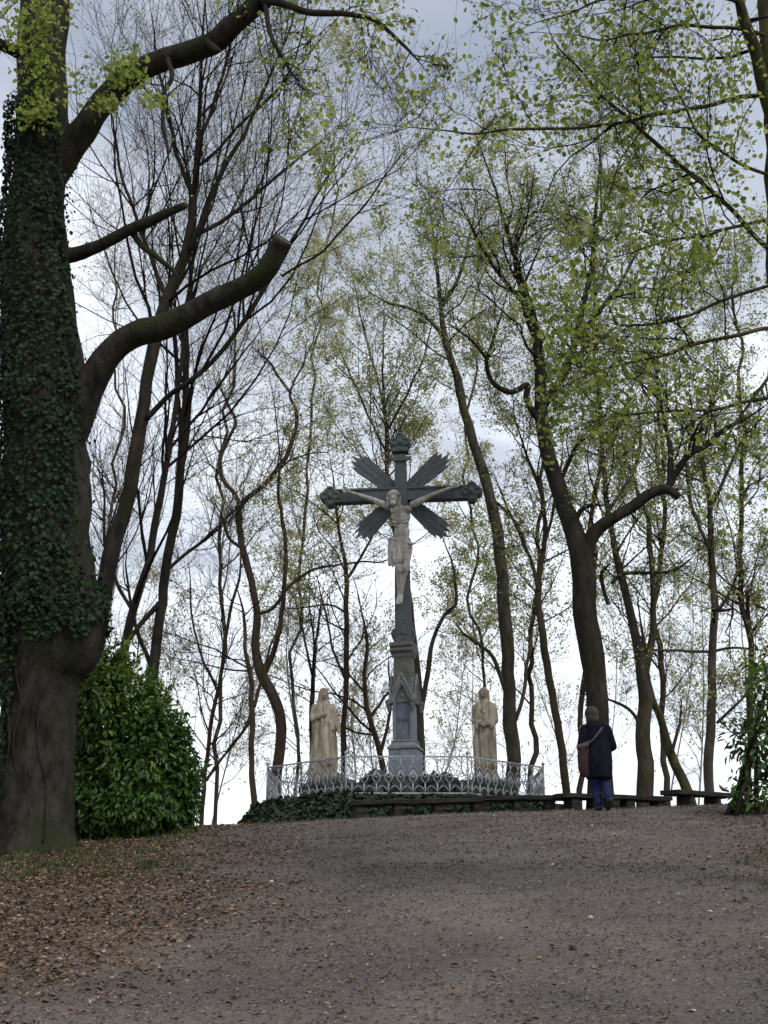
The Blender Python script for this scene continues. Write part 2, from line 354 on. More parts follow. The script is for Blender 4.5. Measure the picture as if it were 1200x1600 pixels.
def stem_mesh(name, P, Rr, sides, rough, m, parent, seed=0, blunt=False, flare=0.0):
    V = []; Fc = []; n = len(P); ref = None; base = np.array(parent.location); zb = P[0][2]
    for i in range(n):
        t = Vector(P[min(i+1, n-1)]-P[max(i-1, 0)]).normalized()
        if ref is None: ref = (Vector((1, 0, 0)) if abs(t.x) < .8 else Vector((0, 1, 0)))
        u = (ref-t*ref.dot(t)).normalized(); ref = u; w = t.cross(u)
        for k in range(sides):
            a = 2*math.pi*k/sides; d = u*math.cos(a)+w*math.sin(a); p = Vector(P[i]); r = Rr[i]
            q = p+d*r
            f = 1 + rough*(mnoise.noise(Vector((q.x*1.7+seed, q.y*1.7, q.z*1.1)))*1.3 + .6*mnoise.noise(Vector((q.x*5+seed, q.y*5, q.z*3))) + .35*mnoise.noise(Vector((q.x*13+seed, q.y*13, q.z*4))))
            if flare:
                hz = max(0, q.z-zb); f += flare*math.exp(-hz/.28)*(1+.9*math.sin(5*a+seed)*math.exp(-hz/.5))
            V.append(p+d*r*f - Vector(base))
    for i in range(n-1):
        for k in range(sides): Fc.append((i*sides+k, i*sides+(k+1) % sides, (i+1)*sides+(k+1) % sides, (i+1)*sides+k))
    Fc += [tuple(range(sides-1, -1, -1)), tuple((n-1)*sides+k for k in range(sides))]
    return obj(name, mesh_py(name, V, Fc, True), m, parent)

def tree(name, label, stems, Y, bark='bark_grey', twig='twig', sides=12, rough=.10, ground=True, n1=12, L1=(.3, .65), a1=(30, 65), trop=.12, jit=.22,
         n2=7, n3=6, L2=(.35, .7), L3=(.4, .75), leaf=None, leaves=0, lsize=(.04, .07), t0=.45, rmin=.006, hexa=False, flare=.35, leaf_lo=None, flat=0., r3=None, ws=.72, lm=1.35, lk=2.2, wig=.07, rl=.0085):
    """stems[0] is the trunk; the others are limbs. Each stem: dict(p=points, Y=depth at end, t0=where side shoots start, n=how many)"""
    P0, R0 = [], []
    for i, s in enumerate(stems):
        Ya, Yb = s.get('Y', (Y, Y))
        p, r = stem_path(s['p'], Ya, Yb, s.get('k', 40), ws, wig, not s.get('blunt'))
        if i == 0 and ground:
            g = float(hgt(p[0][0], p[0][1])) - .15
            if p[0][2] > g + .1:
                d = p[0]-p[3]; d = d/max(abs(d[2]), 1e-3); q = p[0] + d*(p[0][2]-g)*.5; q[2] = g; q[:2] = .5*(q[:2]+p[0][:2])
                k = max(3, int((p[0][2]-g)/.2)); ex = np.linspace(0, 1, k, endpoint=False)[:, None]
                p = np.vstack([q*(1-ex)+p[0]*ex, p]); r = np.concatenate([np.full(k, r[0]), r])
            elif p[0][2] < g:
                ok = np.nonzero(p[:, 2] > g)[0][0]; ok = max(ok-1, 0); p = p[ok:]; r = r[ok:]
        P0.append(p); R0.append(r)
    root = thing(name, label, 'tree', P0[0][0])
    for i, (p, r) in enumerate(zip(P0, R0)):
        o = stem_mesh('trunk' if i == 0 else 'limb', p, r, sides if i == 0 else max(6, sides-4), rough, M[bark], root, seed=i*3.1+Y, flare=flare if (i == 0 and ground) else 0)
    K = 40
    def rs(a): u = np.linspace(0, len(a)-1, K); i = np.minimum(u.astype(int), len(a)-2); f = (u-i)[:, None] if a.ndim > 1 else u-i; return a[i]*(1-f)+a[i+1]*f
    SP = np.stack([rs(p) for p in P0]); SR = np.stack([rs(r) for r in R0])
    nn = np.array([s.get('n', n1) for s in stems]); tt = np.array([s.get('t0', t0 if i == 0 else .25) for i, s in enumerate(stems)])
    ll = np.array([s.get('len', max(2.0, min(5., np.linalg.norm(np.diff(p, axis=0), axis=1).sum()*.75))) for s, p in zip(stems, P0)])*lm
    A, Ar = grow(SP, SR, nn, tt, 1.0, a1, L1, 8, .62, trop, jit*.8, rmin*1.3, lens=ll, flat=flat, rl=rl)
    B, Br = grow(A, Ar, n2, .15, 1.0, (25, 60), L2, 5, .62, trop*.8, jit, rmin, flat=flat, rl=rl)
    C, Cr = grow(B, Br, n3, .1, 1.0, (20, 65), L3, 4, .7, trop*.5, jit, rmin*.75 if r3 is None else r3, flat=flat)
    Vs, Qs = [], []; o = 0
    for (p, r, s) in ((A, Ar, 5), (B, Br, 4), (C, Cr, 3)):
        v, q = tubes_np(p, r, s); Vs.append(v); Qs.append(q+o); o += len(v)
    V = np.concatenate(Vs) - np.array(root.location); Q = np.concatenate(Qs)
    b = obj('branches', mesh_np('branches', V, Q, smooth=True), M[twig], root); b['kind'] = 'stuff'
    leaves = int(leaves*lk)
    if leaf and leaves:
        allp = np.concatenate([C[:, 1:].reshape(-1, 3), B[:, 3:].reshape(-1, 3)]); tl = lambda q, k: np.repeat(np.linalg.norm(q[:, -1]-q[:, 0], axis=1), k); lw = np.concatenate([tl(C, 3), tl(B, 2)*.4])**1.5
        if leaf_lo is not None: ok = rng.random(len(allp)) < np.clip((allp[:, 2]-leaf_lo)/2.0, .08, 1); allp = allp[ok]; lw = lw[ok]
        # leaves stand in clusters: some shoots are in full leaf, others still in bud
        w = vnoise(allp[:, 0]*1.1+allp[:, 1]*.7, allp[:, 2]*1.1, 5)**1.2+.15; w = w*lw; w /= w.sum()
        i = rng.choice(len(allp), leaves, p=w)
        p = allp[i] + rng.normal(size=(leaves, 3))*.07
        d = norm(rng.normal(size=(leaves, 3)) + np.array([0, 0, -.35])); nn_ = norm(rng.normal(size=(leaves, 3)) + np.array([0, 0, .9]))
        s = rng.uniform(lsize[0], lsize[1], leaves)
        leaves_obj('foliage', p, d, nn_, s, M[leaf], root, wid=.7, hexa=hexa)
    return root, SP, SR

# ------------------------------------------------------------------ the ground
def ground():
    def axis(lo, hi, step, far, g=1.35):
        a = list(np.arange(lo, hi+1e-6, step)); s = step
        while a[-1] < far: s *= g; a.append(a[-1]+s)
        s = step
        while a[0] > -far: s *= g; a.insert(0, a[0]-s)
        return np.array(a)
    xs = axis(-9, 9, .11, 2500); ys = axis(2, 27, .10, 3000)
    X, Y = np.meshgrid(xs, ys); Z = hgt(X, Y); nx, ny = len(xs), len(ys)
    V = np.stack([X, Y, Z], -1).reshape(-1, 3); i = np.arange(ny-1)[:, None]*nx + np.arange(nx-1)[None]
    Q = np.stack([i, i+1, i+nx+1, i+nx], -1).reshape(-1, 4)
    m = bpy.data.materials.new('forest_floor'); m.use_nodes = True; nt = m.node_tree; N = nt.nodes; L = nt.links
    b = N['Principled BSDF']; b.inputs['Roughness'].default_value = .95; b.inputs['Specular IOR Level'].default_value = .12
    tc = N.new('ShaderNodeTexCoord')
    def nz(scale, det=6, rough=.6):
        n = N.new('ShaderNodeTexNoise'); n.inputs['Scale'].default_value = scale; n.inputs['Detail'].default_value = det; n.inputs['Roughness'].default_value = rough
        L.new(tc.outputs['Object'], n.inputs['Vector']); return n.outputs['Fac']
    def ramp(src, stops):
        r = N.new('ShaderNodeValToRGB'); el = r.color_ramp.elements
        while len(el) < len(stops): el.new(.5)
        for e, (p, c) in zip(el, stops): e.position = p; e.color = (*c, 1)
        L.new(src, r.inputs[0]); return r.outputs[0]
    path = ramp(nz(26, 8, .75), [(.28, (.10, .086, .076)), (.5, (.175, .153, .137)), (.72, (.25, .224, .204))])
    wood = ramp(nz(20, 8, .75), [(.28, (.055, .04, .03)), (.5, (.135, .098, .072)), (.72, (.22, .168, .13))])
    # brown leaf drifts lie to the left of the path: x + offset(y) with a wavering edge, and a strip on the far right
    att = N.new('ShaderNodeAttribute'); att.attribute_name = 'r'
    mx = N.new('ShaderNodeMix'); mx.data_type = 'RGBA'; L.new(att.outputs['Fac'], mx.inputs[0]); L.new(path, mx.inputs[6]); L.new(wood, mx.inputs[7])
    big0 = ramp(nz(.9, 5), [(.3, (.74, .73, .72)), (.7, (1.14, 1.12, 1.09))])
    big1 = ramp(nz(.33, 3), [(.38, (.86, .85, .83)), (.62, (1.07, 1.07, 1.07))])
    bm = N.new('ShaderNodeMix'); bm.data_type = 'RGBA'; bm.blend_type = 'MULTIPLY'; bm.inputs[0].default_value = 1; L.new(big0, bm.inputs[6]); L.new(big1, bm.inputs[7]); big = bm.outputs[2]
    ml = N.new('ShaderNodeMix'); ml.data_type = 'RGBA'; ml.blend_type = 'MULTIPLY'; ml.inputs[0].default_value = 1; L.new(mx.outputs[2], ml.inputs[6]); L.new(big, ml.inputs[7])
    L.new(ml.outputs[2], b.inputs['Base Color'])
    bp = N.new('ShaderNodeBump'); bp.inputs['Strength'].default_value = .9; bp.inputs['Distance'].default_value = .035
    L.new(nz(38, 8, .7), bp.inputs['Height']); L.new(bp.outputs[0], b.inputs['Normal'])
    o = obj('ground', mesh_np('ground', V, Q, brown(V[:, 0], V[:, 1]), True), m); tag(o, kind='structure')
def brown(x, y):                    # 0 on the trodden path, 1 in the leaf drifts
    edge = np.interp(y, [5, 7, 9, 11, 13, 15, 17, 19, 21], [-1.9, -1.9, -1.55, -1.35, -1.35, -1.9, -2.3, -2.2, -2.2])
    wob = .9*(vnoise(x*.9, y*.9, 7)-.5)+.5*(vnoise(x*2.5, y*2.5, 8)-.5)
    l = 1/(1+np.exp((x-edge+wob)/.38))
    near = np.clip((y-6.6)/1.6, 0, 1)
    er = np.interp(y, [5, 9, 12, 15, 18, 21], [3.3, 3.6, 4.0, 4.5, 5.0, 5.6])
    r = 1/(1+np.exp((er-x+wob*.6)/.3))
    return np.clip(l*near*.95 + .75*r, 0, 1)
ground()

def scatter_ground(n, xr, yr, keep):
    x = rng.uniform(*xr, n); y = rng.uniform(*yr, n)
    ok = (np.abs(x) < y*.31+2.2) & (rng.random(n) < keep(x, y)); x, y = x[ok], y[ok]
    return np.stack([x, y, hgt(x, y)+.004], -1)
def litter(name, label, P, m, size, tilt=.45, wid=.6, droop=.15, r=None):
    n = len(P); Nn = norm(np.stack([rng.normal(0, tilt, n), rng.normal(0, tilt, n)-.15, np.ones(n)], -1))
    a = rng.uniform(0, 6.283, n); D = np.stack([np.cos(a), np.sin(a), rng.normal(0, .22, n)+.06], -1)
    P = P + np.array([0, 0, 1])*rng.uniform(0, .016, n)[:, None]
    return tag(leaves_obj(name, P, D, Nn, rng.uniform(size[0], size[1], n), m, wid=wid, fold=.5, hexa=True, droop=droop, r=r), label, 'leaf litter', kind='stuff')
P = scatter_ground(190000, (-8.4, 8.4), (4.2, 20.3), lambda x, y: np.maximum(brown(x, y)*np.clip(1.1-.02*y, .3, 1), .05*(vnoise(x*.8, y*.8, 77) > .45)))
litter('brown_leaf_litter', 'drift of dry brown leaves covering the slope beside the path', P, M['litter_brown'], (.02, .055), r=rng.beta(2, 3, len(P)))
P = scatter_ground(290000, (-8.4, 8.4), (4.2, 20.3), lambda x, y: (1-.8*brown(x, y))*(.35+.6*vnoise(x*1.3, y*1.3, 15)))
litter('trodden_leaf_litter', 'crumbled grey-brown leaf bits trodden into the path', P, M['litter_grey'], (.010, .03), tilt=.2, wid=.5, r=rng.beta(2.0, 1.8, len(P)))
P = scatter_ground(700, (-6, 6.2), (5.3, 20.3), lambda x, y: .35+0*x)
litter('pale_fallen_scraps', 'pale scraps and bud scales scattered over the dark path', P, M['petal'], (.018, .05), wid=.7, r=rng.beta(1.2, 3, len(P)))

# ------------------------------------------------------------------ the big ivy-clad tree on the left
def ivy_tree():
    Y = 16.4
    tp = [(54, 1345, 142), (56, 1290, 128), (57, 1230, 116), (58, 1160, 114), (60, 1100, 120), (66, 1050, 130), (80, 1012, 152), (84, 972, 160), (80, 925, 150), (76, 850, 140), (74, 760, 137), (72, 680, 134),
          (70, 600, 128), (66, 520, 120), (60, 430, 106), (60, 340, 94), (66, 250, 84), (70, 170, 78), (72, 80, 76), (78, -20, 72), (86, -160, 66), (96, -330, 58)]
    L = [
        dict(p=[(95, 720, 50), (122, 650, 58), (140, 600, 54), (165, 555, 50), (205, 524, 47), (260, 508, 46), (320, 477, 43), (375, 450, 39), (412, 425, 36), (432, 395, 35), (444, 374, 33)], Y=(16.3, 15.2)),
        dict(p=[(72, 290, 56), (105, 235, 48), (130, 200, 44), (158, 160, 42), (195, 122, 42), (250, 93, 40), (300, 76, 38), (335, 60, 37), (365, 32, 35), (400, 5, 34), (470, -50, 30), (560, -110, 22), (660, -160, 12)], Y=(16.3, 14.6), n=7, t0=.6),
        dict(p=[(88, 403, 26), (120, 396, 24), (155, 384, 21), (195, 362, 20), (240, 344, 17), (292, 321, 13)], Y=(16.2, 15.6)),
        dict(p=[(205, 360, 12), (222, 384, 11), (246, 403, 10), (268, 420, 9), (284, 438, 6)], Y=(15.9, 15.7)),
        dict(p=[(60, 105, 26), (25, 80, 20), (-10, 62, 18), (-70, 30, 14)], Y=(16.3, 15.6), n=3),
        dict(p=[(262, 92, 10), (269, 122, 9), (256, 150, 8), (257, 200, 7), (263, 235, 6), (264, 270, 4)], Y=(15.4, 15.3)),
        dict(p=[(410, 0, 16), (440, 6, 12), (480, 19, 11), (540, 22, 10), (585, 32, 9), (620, 60, 7), (648, 88, 6), (672, 120, 3)], Y=(14.9, 14.2), n=9, t0=.3, len=2.2),
        dict(p=[(414, 4, 9), (424, 50, 8), (436, 80, 7), (455, 110, 5), (475, 140, 3)], Y=(14.9, 14.6), n=5, t0=.2, len=3.0),
        dict(p=[(322, 66, 16), (334, 74, 12), (343, 79, 7)], Y=(15.2, 15.1)),
    ]
    root, SP, SR = None, None, None
    paths = []
    p, r = stem_path(tp, Y, Y+.0, 90, .96)
    p[:, 1] += np.linspace(0, -.2, len(p))
    root = thing('ivy_clad_tree', 'massive dark tree trunk wrapped in ivy with a sawn-off limb, left of the path', 'tree', p[0])
    stem_mesh('trunk', p, r, 40, .13, M['bark_beech'], root, seed=4.2, flare=.24)
    for i, s in enumerate(L):
        q, rr = stem_path(s['p'], *s['Y'], 40, .9, .05, i not in (0, 1, 2, 8)); paths.append((q, rr, s))
        o = stem_mesh('limb', q, rr, 22, .13, M['bark_beech'], root, seed=9+i)
        if i == 0:
            o['label'] = 'thick curving limb ending in a sawn face'
            # the sawn face and a torn collar on it
            d = norm(q[-1]-q[-3]); c = q[-1]-np.array(root.location); g = G(); rr_ = float(rr[-1])
            g.tube([Vector(c-d*.03), Vector(c+d*.012)], [rr_*1.04, rr_*.98], 12); cf = obj('sawn_face', g.mesh('sawn_face'), M['cut_wood'], o)
    # side shoots on the limbs that carry them
    K = 40; SPp = np.stack([q for q, rr, s in paths if s.get('n')]); SRr = np.stack([rr for q, rr, s in paths if s.get('n')])
    nn = np.array([s['n'] for q, rr, s in paths if s.get('n')]); tt = np.array([s.get('t0', .3) for q, rr, s in paths if s.get('n')]); ll = np.array([s.get('len', 3.2) for q, rr, s in paths if s.get('n')])
    A, Ar = grow(SPp, SRr, nn, tt, 1., (25, 70), (.3, .55), 8, .5, -.03, .2, .008, lens=ll)
    B, Br = grow(A, Ar, 6, .15, 1., (25, 60), (.35, .6), 5, .6, -.02, .22, .006)
    C, Cr = grow(B, Br, 5, .1, 1., (20, 60), (.35, .6), 4, .7, 0, .22, .005)
    Vs, Qs = [], []; o = 0
    for (q, rr, s) in ((A, Ar, 6), (B, Br, 4), (C, Cr, 3)):
        v, f = tubes_np(q, rr, s); Vs.append(v); Qs.append(f+o); o += len(v)
    b = obj('branches', mesh_np('branches', np.concatenate(Vs)-np.array(root.location), np.concatenate(Qs), smooth=True), M['twig'], root); b['kind'] = 'stuff'
    # young leaves: along the upper trunk, on the second limb, and on the shoots
    n = 900; allp = C[:, 1:].reshape(-1, 3); i = rng.integers(0, len(allp), n); Pl = [allp[i]+rng.normal(size=(n, 3))*.09]
    for (cx, cy, sx, sy, k, yy) in ((62, 95, 28, 55, 420, 15.6), (60, 170, 26, 25, 260, 15.55), (195, 110, 30, 28, 260, 15.0), (165, 160, 22, 14, 130, 15.1), (60, 20, 40, 26, 260, 15.5), (120, 130, 26, 30, 60, 15.3), (245, 155, 26, 14, 70, 15.0), (20, 50, 22, 30, 90, 15.2)):
        Pl.append(np.array([at(cx+rng.normal()*sx*.62, cy+rng.normal()*sy*.62, yy+rng.normal()*.14) for _ in range(k)]))
    Pl = np.concatenate(Pl); n = len(Pl)
    leaves_obj('foliage', Pl, norm(rng.normal(size=(n, 3))+np.array([0, 0, -.5])), norm(rng.normal(size=(n, 3))+np.array([0, -.4, .8])), rng.uniform(.05, .10, n), M['leaf_green'], root, wid=.75)
    # the ivy, a plant of its own
    n = 46000; t = rng.random(n); f = t*(len(p)-1.001); i = f.astype(int); fr = (f-i)[:, None]
    c = p[i]*(1-fr)+p[i+1]*fr; rad = r[i]
    th = rng.uniform(-math.pi, math.pi, n)      # -90 deg faces the camera, 0 is the right-hand side
    yy = np.interp(t, np.linspace(0, 1, len(tp)), [q[1] for q in tp])
    dth = np.degrees(th)
    clump = .6*vnoise(dth/24+30, c[:, 2]*1.5, 21)+.4*vnoise(dth/9+60, c[:, 2]*4, 23)
    edge = -32 + 20*(vnoise(c[:, 2]*.8, c[:, 2]*0+3, 22)-.5)*2     # a bare strip runs down the right-hand side
    lowe = 985+55*(vnoise(dth/16, dth*0+2., 31)-.3)
    cover = np.where((yy > 175) & (yy < lowe), 1.0, 0.0)*np.clip(1.5*clump+.15, 0, 1)
    cover = np.where((dth > edge) & (dth < 75), cover*.03, cover)
    cover = np.where((yy >= lowe) & (yy < 1270), np.where((dth > -180) & (dth < -108-18*(yy-1005)/265), .75*clump, 0.), cover)
    low = (yy > 900) & (yy < lowe); cover = np.where(low, np.clip(cover+.25, 0, 1), cover)
    ok = rng.random(n) < cover; c, rad, th, yy, clump = c[ok], rad[ok], th[ok], yy[ok], clump[ok]; n = len(c)
    d = np.stack([np.cos(th), np.sin(th), 0*th], -1)
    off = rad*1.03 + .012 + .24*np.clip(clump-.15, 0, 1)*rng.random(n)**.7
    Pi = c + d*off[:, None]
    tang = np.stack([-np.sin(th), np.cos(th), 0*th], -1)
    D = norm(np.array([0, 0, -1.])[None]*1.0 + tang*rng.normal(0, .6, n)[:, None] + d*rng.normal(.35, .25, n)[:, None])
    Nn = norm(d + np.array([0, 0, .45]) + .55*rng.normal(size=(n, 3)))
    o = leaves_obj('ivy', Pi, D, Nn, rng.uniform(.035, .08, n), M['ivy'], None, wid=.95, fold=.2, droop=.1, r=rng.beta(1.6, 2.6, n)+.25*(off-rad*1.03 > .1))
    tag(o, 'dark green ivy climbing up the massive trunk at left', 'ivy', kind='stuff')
    for j, (a0, a1, w) in enumerate(((-128, -118, .022), (-112, -96, .016), (-140, -150, .02), (-84, -100, .012), (-62, -74, .010), (-100, -60, .010))):
        u = np.linspace(.02, .42 + .05*(j % 3), 40); f = u*(len(p)-1.001); i = f.astype(int); fr = (f-i)[:, None]; c = p[i]*(1-fr)+p[i+1]*fr; rd = r[i]*(1-fr[:, 0])+r[i+1]*fr[:, 0]
        th = np.radians(np.linspace(a0, a1, 40) + 9*(vnoise(u*22+j*5, u*0, 61)-.5)*2)
        q = c + np.stack([np.cos(th), np.sin(th), 0*th], -1)*(rd*1.05)[:, None]
        obj('vine_stem', G().tube([Vector(v) for v in q], list(np.linspace(w, w*.5, 40)), 6).mesh('vine_stem', True), M['bark_beech'], o)
ivy_tree()

# ------------------------------------------------------------------ trees behind, left group
bare = dict(bark='bark_dark', n2=6, n3=5, trop=.16, jit=.15, a1=(20, 58), rmin=.0045, L1=(.4, .95), L2=(.4, .8), L3=(.45, .9), lm=1.5, ws=.66)
tree('bare_tree', 'tall nearly leafless tree fanning upward just behind the ivy-clad trunk', [
    dict(p=[(128, 1240, 56), (135, 1100, 52), (148, 1000, 46), (165, 900, 42), (190, 815, 38), (212, 720, 34), (226, 640, 31), (235, 560, 29), (250, 500, 28), (274, 442, 27), (294, 390, 24), (302, 320, 20), (307, 240, 16), (311, 160, 13), (318, 80, 10), (325, 0, 8), (330, -90, 5)], n=20, t0=.5),
    dict(p=[(228, 655, 15), (262, 622, 13), (300, 596, 13), (345, 552, 12), (385, 495, 11), (430, 420, 10), (470, 350, 8), (520, 270, 6), (570, 200, 4)], n=11, Y=(20, 19.2)),
    dict(p=[(440, 432, 7), (500, 390, 6), (560, 330, 5), (610, 270, 4), (650, 200, 3)], n=6, Y=(19.4, 19)),
    dict(p=[(294, 395, 16), (325, 325, 13), (355, 260, 11), (390, 190, 9), (425, 115, 7), (455, 35, 5), (480, -50, 3)], n=12, Y=(20, 19.4)),
    dict(p=[(262, 470, 13), (240, 420, 10), (216, 350, 9), (192, 275, 7), (176, 190, 5), (165, 100, 3)], n=10, Y=(20, 20.6)),
    dict(p=[(298, 370, 12), (345, 345, 10), (400, 300, 8), (460, 255, 6), (540, 190, 3)], n=8, Y=(20, 20.8)),
    dict(p=[(303, 310, 12), (280, 240, 10), (262, 160, 8), (245, 80, 6), (235, -10, 4)], n=10, Y=(20, 20.4)),
    dict(p=[(307, 230, 10), (335, 160, 8), (355, 90, 7), (370, 20, 5), (380, -50, 3)], n=8, Y=(20, 19.6)),
], 20, leaf='leaf_pale', leaves=2600, lsize=(.035, .06), leaf_lo=11.2, **bare)
tree('bare_tree', 'slim straight grey tree with two close stems rising from behind the laurel bush', [
    dict(p=[(236, 1120, 30), (240, 1050, 27), (250, 960, 24), (262, 880, 23), (279, 770, 21), (290, 660, 18), (294, 570, 15), (293, 500, 12), (300, 420, 10), (318, 330, 8), (345, 240, 6), (365, 150, 3)], n=14, t0=.5),
    dict(p=[(282, 745, 11), (283, 680, 10), (279, 600, 9), (277, 530, 8), (268, 450, 6), (250, 370, 4)], n=7, Y=(22, 22.3)),
    dict(p=[(252, 940, 15), (228, 968, 13), (206, 995, 10), (180, 1010, 7)], n=4, Y=(22, 21.6), len=1.6),
    dict(p=[(262, 890, 9), (310, 850, 8), (360, 800, 6), (400, 770, 4)], n=6, Y=(22, 22.6)),
    dict(p=[(240, 1060, 12), (222, 1000, 10), (210, 960, 8), (200, 900, 6), (190, 830, 4)], n=6, Y=(22, 22.5)),
], 22, leaf='leaf_pale', leaves=900, lsize=(.035, .06), leaf_lo=9, **bare)
tree('bare_tree', 'slender dark tree leaning right between the ivy-clad trunk and the twin-stemmed tree', [
    dict(p=[(186, 1100, 26), (194, 1040, 24), (203, 985, 22), (218, 925, 20), (240, 830, 18), (256, 740, 15), (272, 650, 12), (284, 565, 10), (296, 480, 7), (312, 390, 5), (330, 300, 3)], n=14, t0=.35),
    dict(p=[(210, 960, 9), (180, 900, 8), (165, 830, 7), (160, 760, 5), (150, 690, 3)], n=7, Y=(21, 21.6)),
    dict(p=[(262, 705, 8), (300, 660, 7), (345, 600, 6), (390, 540, 4), (430, 490, 3)], n=7, Y=(21, 20.6)),
], 21, **bare)

# ------------------------------------------------------------------ trees in the middle
wig = dict(jit=.26, trop=.10, a1=(30, 65), rmin=.0050)
tree('crooked_tree', 'crooked snaking tree left of the monument, forking into two bent arms', [
    dict(p=[(428, 1268, 27), (433, 1220, 25), (438, 1150, 24), (436, 1110, 24), (424, 1078, 24), (408, 1050, 22), (400, 1005, 18), (402, 955, 16), (395, 905, 16), (381, 855, 15), (373, 805, 14), (383, 782, 12), (410, 760, 12), (440, 722, 11), (460, 680, 10), (464, 642, 9), (455, 612, 8), (478, 565, 6), (498, 505, 5), (510, 440, 3)], n=12, t0=.55, k=80),
    dict(p=[(376, 812, 11), (368, 775, 9), (350, 748, 9), (345, 715, 8), (355, 687, 8), (366, 660, 7), (351, 622, 6), (330, 582, 4)], n=9, Y=(29, 29.6), len=2.4),
    dict(p=[(409, 1062, 14), (431, 1005, 11), (440, 935, 10), (444, 862, 9), (438, 803, 8), (432, 770, 7), (439, 712, 6), (450, 660, 4)], n=9, Y=(29, 28.4), len=2.4),
    dict(p=[(402, 960, 8), (428, 950, 8), (455, 915, 7), (485, 893, 6), (530, 884, 5), (575, 878, 3)], n=7, Y=(29, 29.5), len=2),
    dict(p=[(384, 860, 8), (362, 843, 7), (352, 820, 6), (342, 795, 4)], n=4, Y=(29, 28.6), len=1.6),
    dict(p=[(455, 615, 7), (430, 580, 6), (410, 555, 5), (385, 535, 3)], n=5, Y=(29, 29.4), len=2),
], 29, leaf='leaf_pale', leaves=1600, lsize=(.05, .075), leaf_lo=9.5, bark='bark_red', n2=6, n3=5, **wig)
tree('thin_tree', 'thin upright stem at the left end of the fence', [
    dict(p=[(399, 1272, 15), (396, 1200, 13), (397, 1110, 12), (393, 1060, 10), (385, 1012, 8), (384, 970, 7), (374, 930, 5), (360, 890, 3)], n=8, t0=.5),
    dict(p=[(397, 1105, 8), (410, 1060, 7), (425, 1010, 5), (440, 960, 3)], n=5, Y=(26, 26.3)),
    dict(p=[(397, 1120, 7), (375, 1150, 6), (350, 1180, 5), (330, 1215, 4)], n=4, Y=(26, 26.5), len=1.4),
], 26, bark='bark_red', n2=5, n3=5, **wig)
tree('thin_tree', 'thin straight reddish stem just right of the left statue', [
    dict(p=[(537, 1222, 13), (538, 1120, 12), (540, 1000, 11), (540, 905, 10), (537, 868, 8), (526, 800, 6), (518, 735, 4), (510, 670, 3)], n=16, t0=.3),
    dict(p=[(540, 910, 7), (562, 870, 6), (585, 830, 5), (610, 770, 3)], n=7, Y=(30, 30.5)),
    dict(p=[(539, 1060, 6), (520, 1010, 5), (505, 950, 4), (495, 890, 3)], n=6, Y=(30, 30.6)),
], 30, bark='bark_red', leaf='leaf_pale', leaves=1500, lsize=(.045, .07), n2=6, n3=5, **wig)
tree('thin_tree', 'small branching tree leaning left from behind the rockery, left of the pedestal', [
    dict(p=[(600, 1206, 14), (590, 1165, 12), (576, 1112, 11), (571, 1060, 9), (573, 1010, 8), (566, 960, 6), (552, 905, 4)], n=10, t0=.3),
    dict(p=[(594, 1178, 8), (606, 1130, 7), (610, 1080, 6), (608, 1020, 4)], n=6, Y=(30.5, 31)),
    dict(p=[(578, 1122, 7), (600, 1090, 6), (625, 1070, 5), (650, 1040, 3)], n=5, Y=(30.5, 31.2)),
    dict(p=[(572, 1085, 6), (550, 1060, 5), (530, 1045, 4), (505, 1035, 3)], n=5, Y=(30.5, 30)),
], 30.5, bark='bark_red', n2=5, n3=5, **wig)
tree('thin_tree', 'thin forked stem standing directly behind the left statue', [
    dict(p=[(488, 1215, 12), (487, 1120, 11), (489, 1050, 9), (494, 1000, 7), (500, 950, 5), (512, 890, 3)], n=12, t0=.4),
    dict(p=[(489, 1060, 6), (478, 1010, 5), (465, 960, 4), (450, 910, 3)], n=7, Y=(32, 32.5)),
], 32, bark='bark_red', n2=5, n3=5, **wig)
tree('pale_leafed_tree', 'slender tree behind the monument with a pale green crown above the cross', [
    dict(p=[(658, 1212, 18), (657, 1120, 16), (651, 1050, 14), (640, 950, 13), (622, 850, 12), (606, 765, 10), (602, 690, 9), (600, 610, 7), (599, 530, 5), (598, 440, 3)], n=34, t0=.55),
    dict(p=[(658, 1110, 12), (667, 1062, 11), (678, 1003, 9), (694, 962, 8), (713, 940, 7), (708, 890, 6), (697, 850, 4), (680, 800, 3)], n=9, Y=(33, 32.4), len=2),
    dict(p=[(603, 705, 6), (570, 640, 5), (545, 580, 4), (520, 510, 3)], n=12, Y=(33, 33.6), len=2.6),
    dict(p=[(602, 680, 6), (640, 610, 5), (665, 540, 4), (690, 470, 3)], n=12, Y=(33, 32.4), len=2.6),
    dict(p=[(601, 640, 5), (580, 560, 4), (560, 480, 3), (550, 420, 3)], n=10, Y=(33, 32.5), len=2.4),
], 33, bark='bark_grey', leaf='leaf_pale', leaves=9000, lsize=(.05, .085), leaf_lo=7.5, n2=6, n3=4, jit=.2, trop=.12, a1=(25, 60), rmin=.0050)
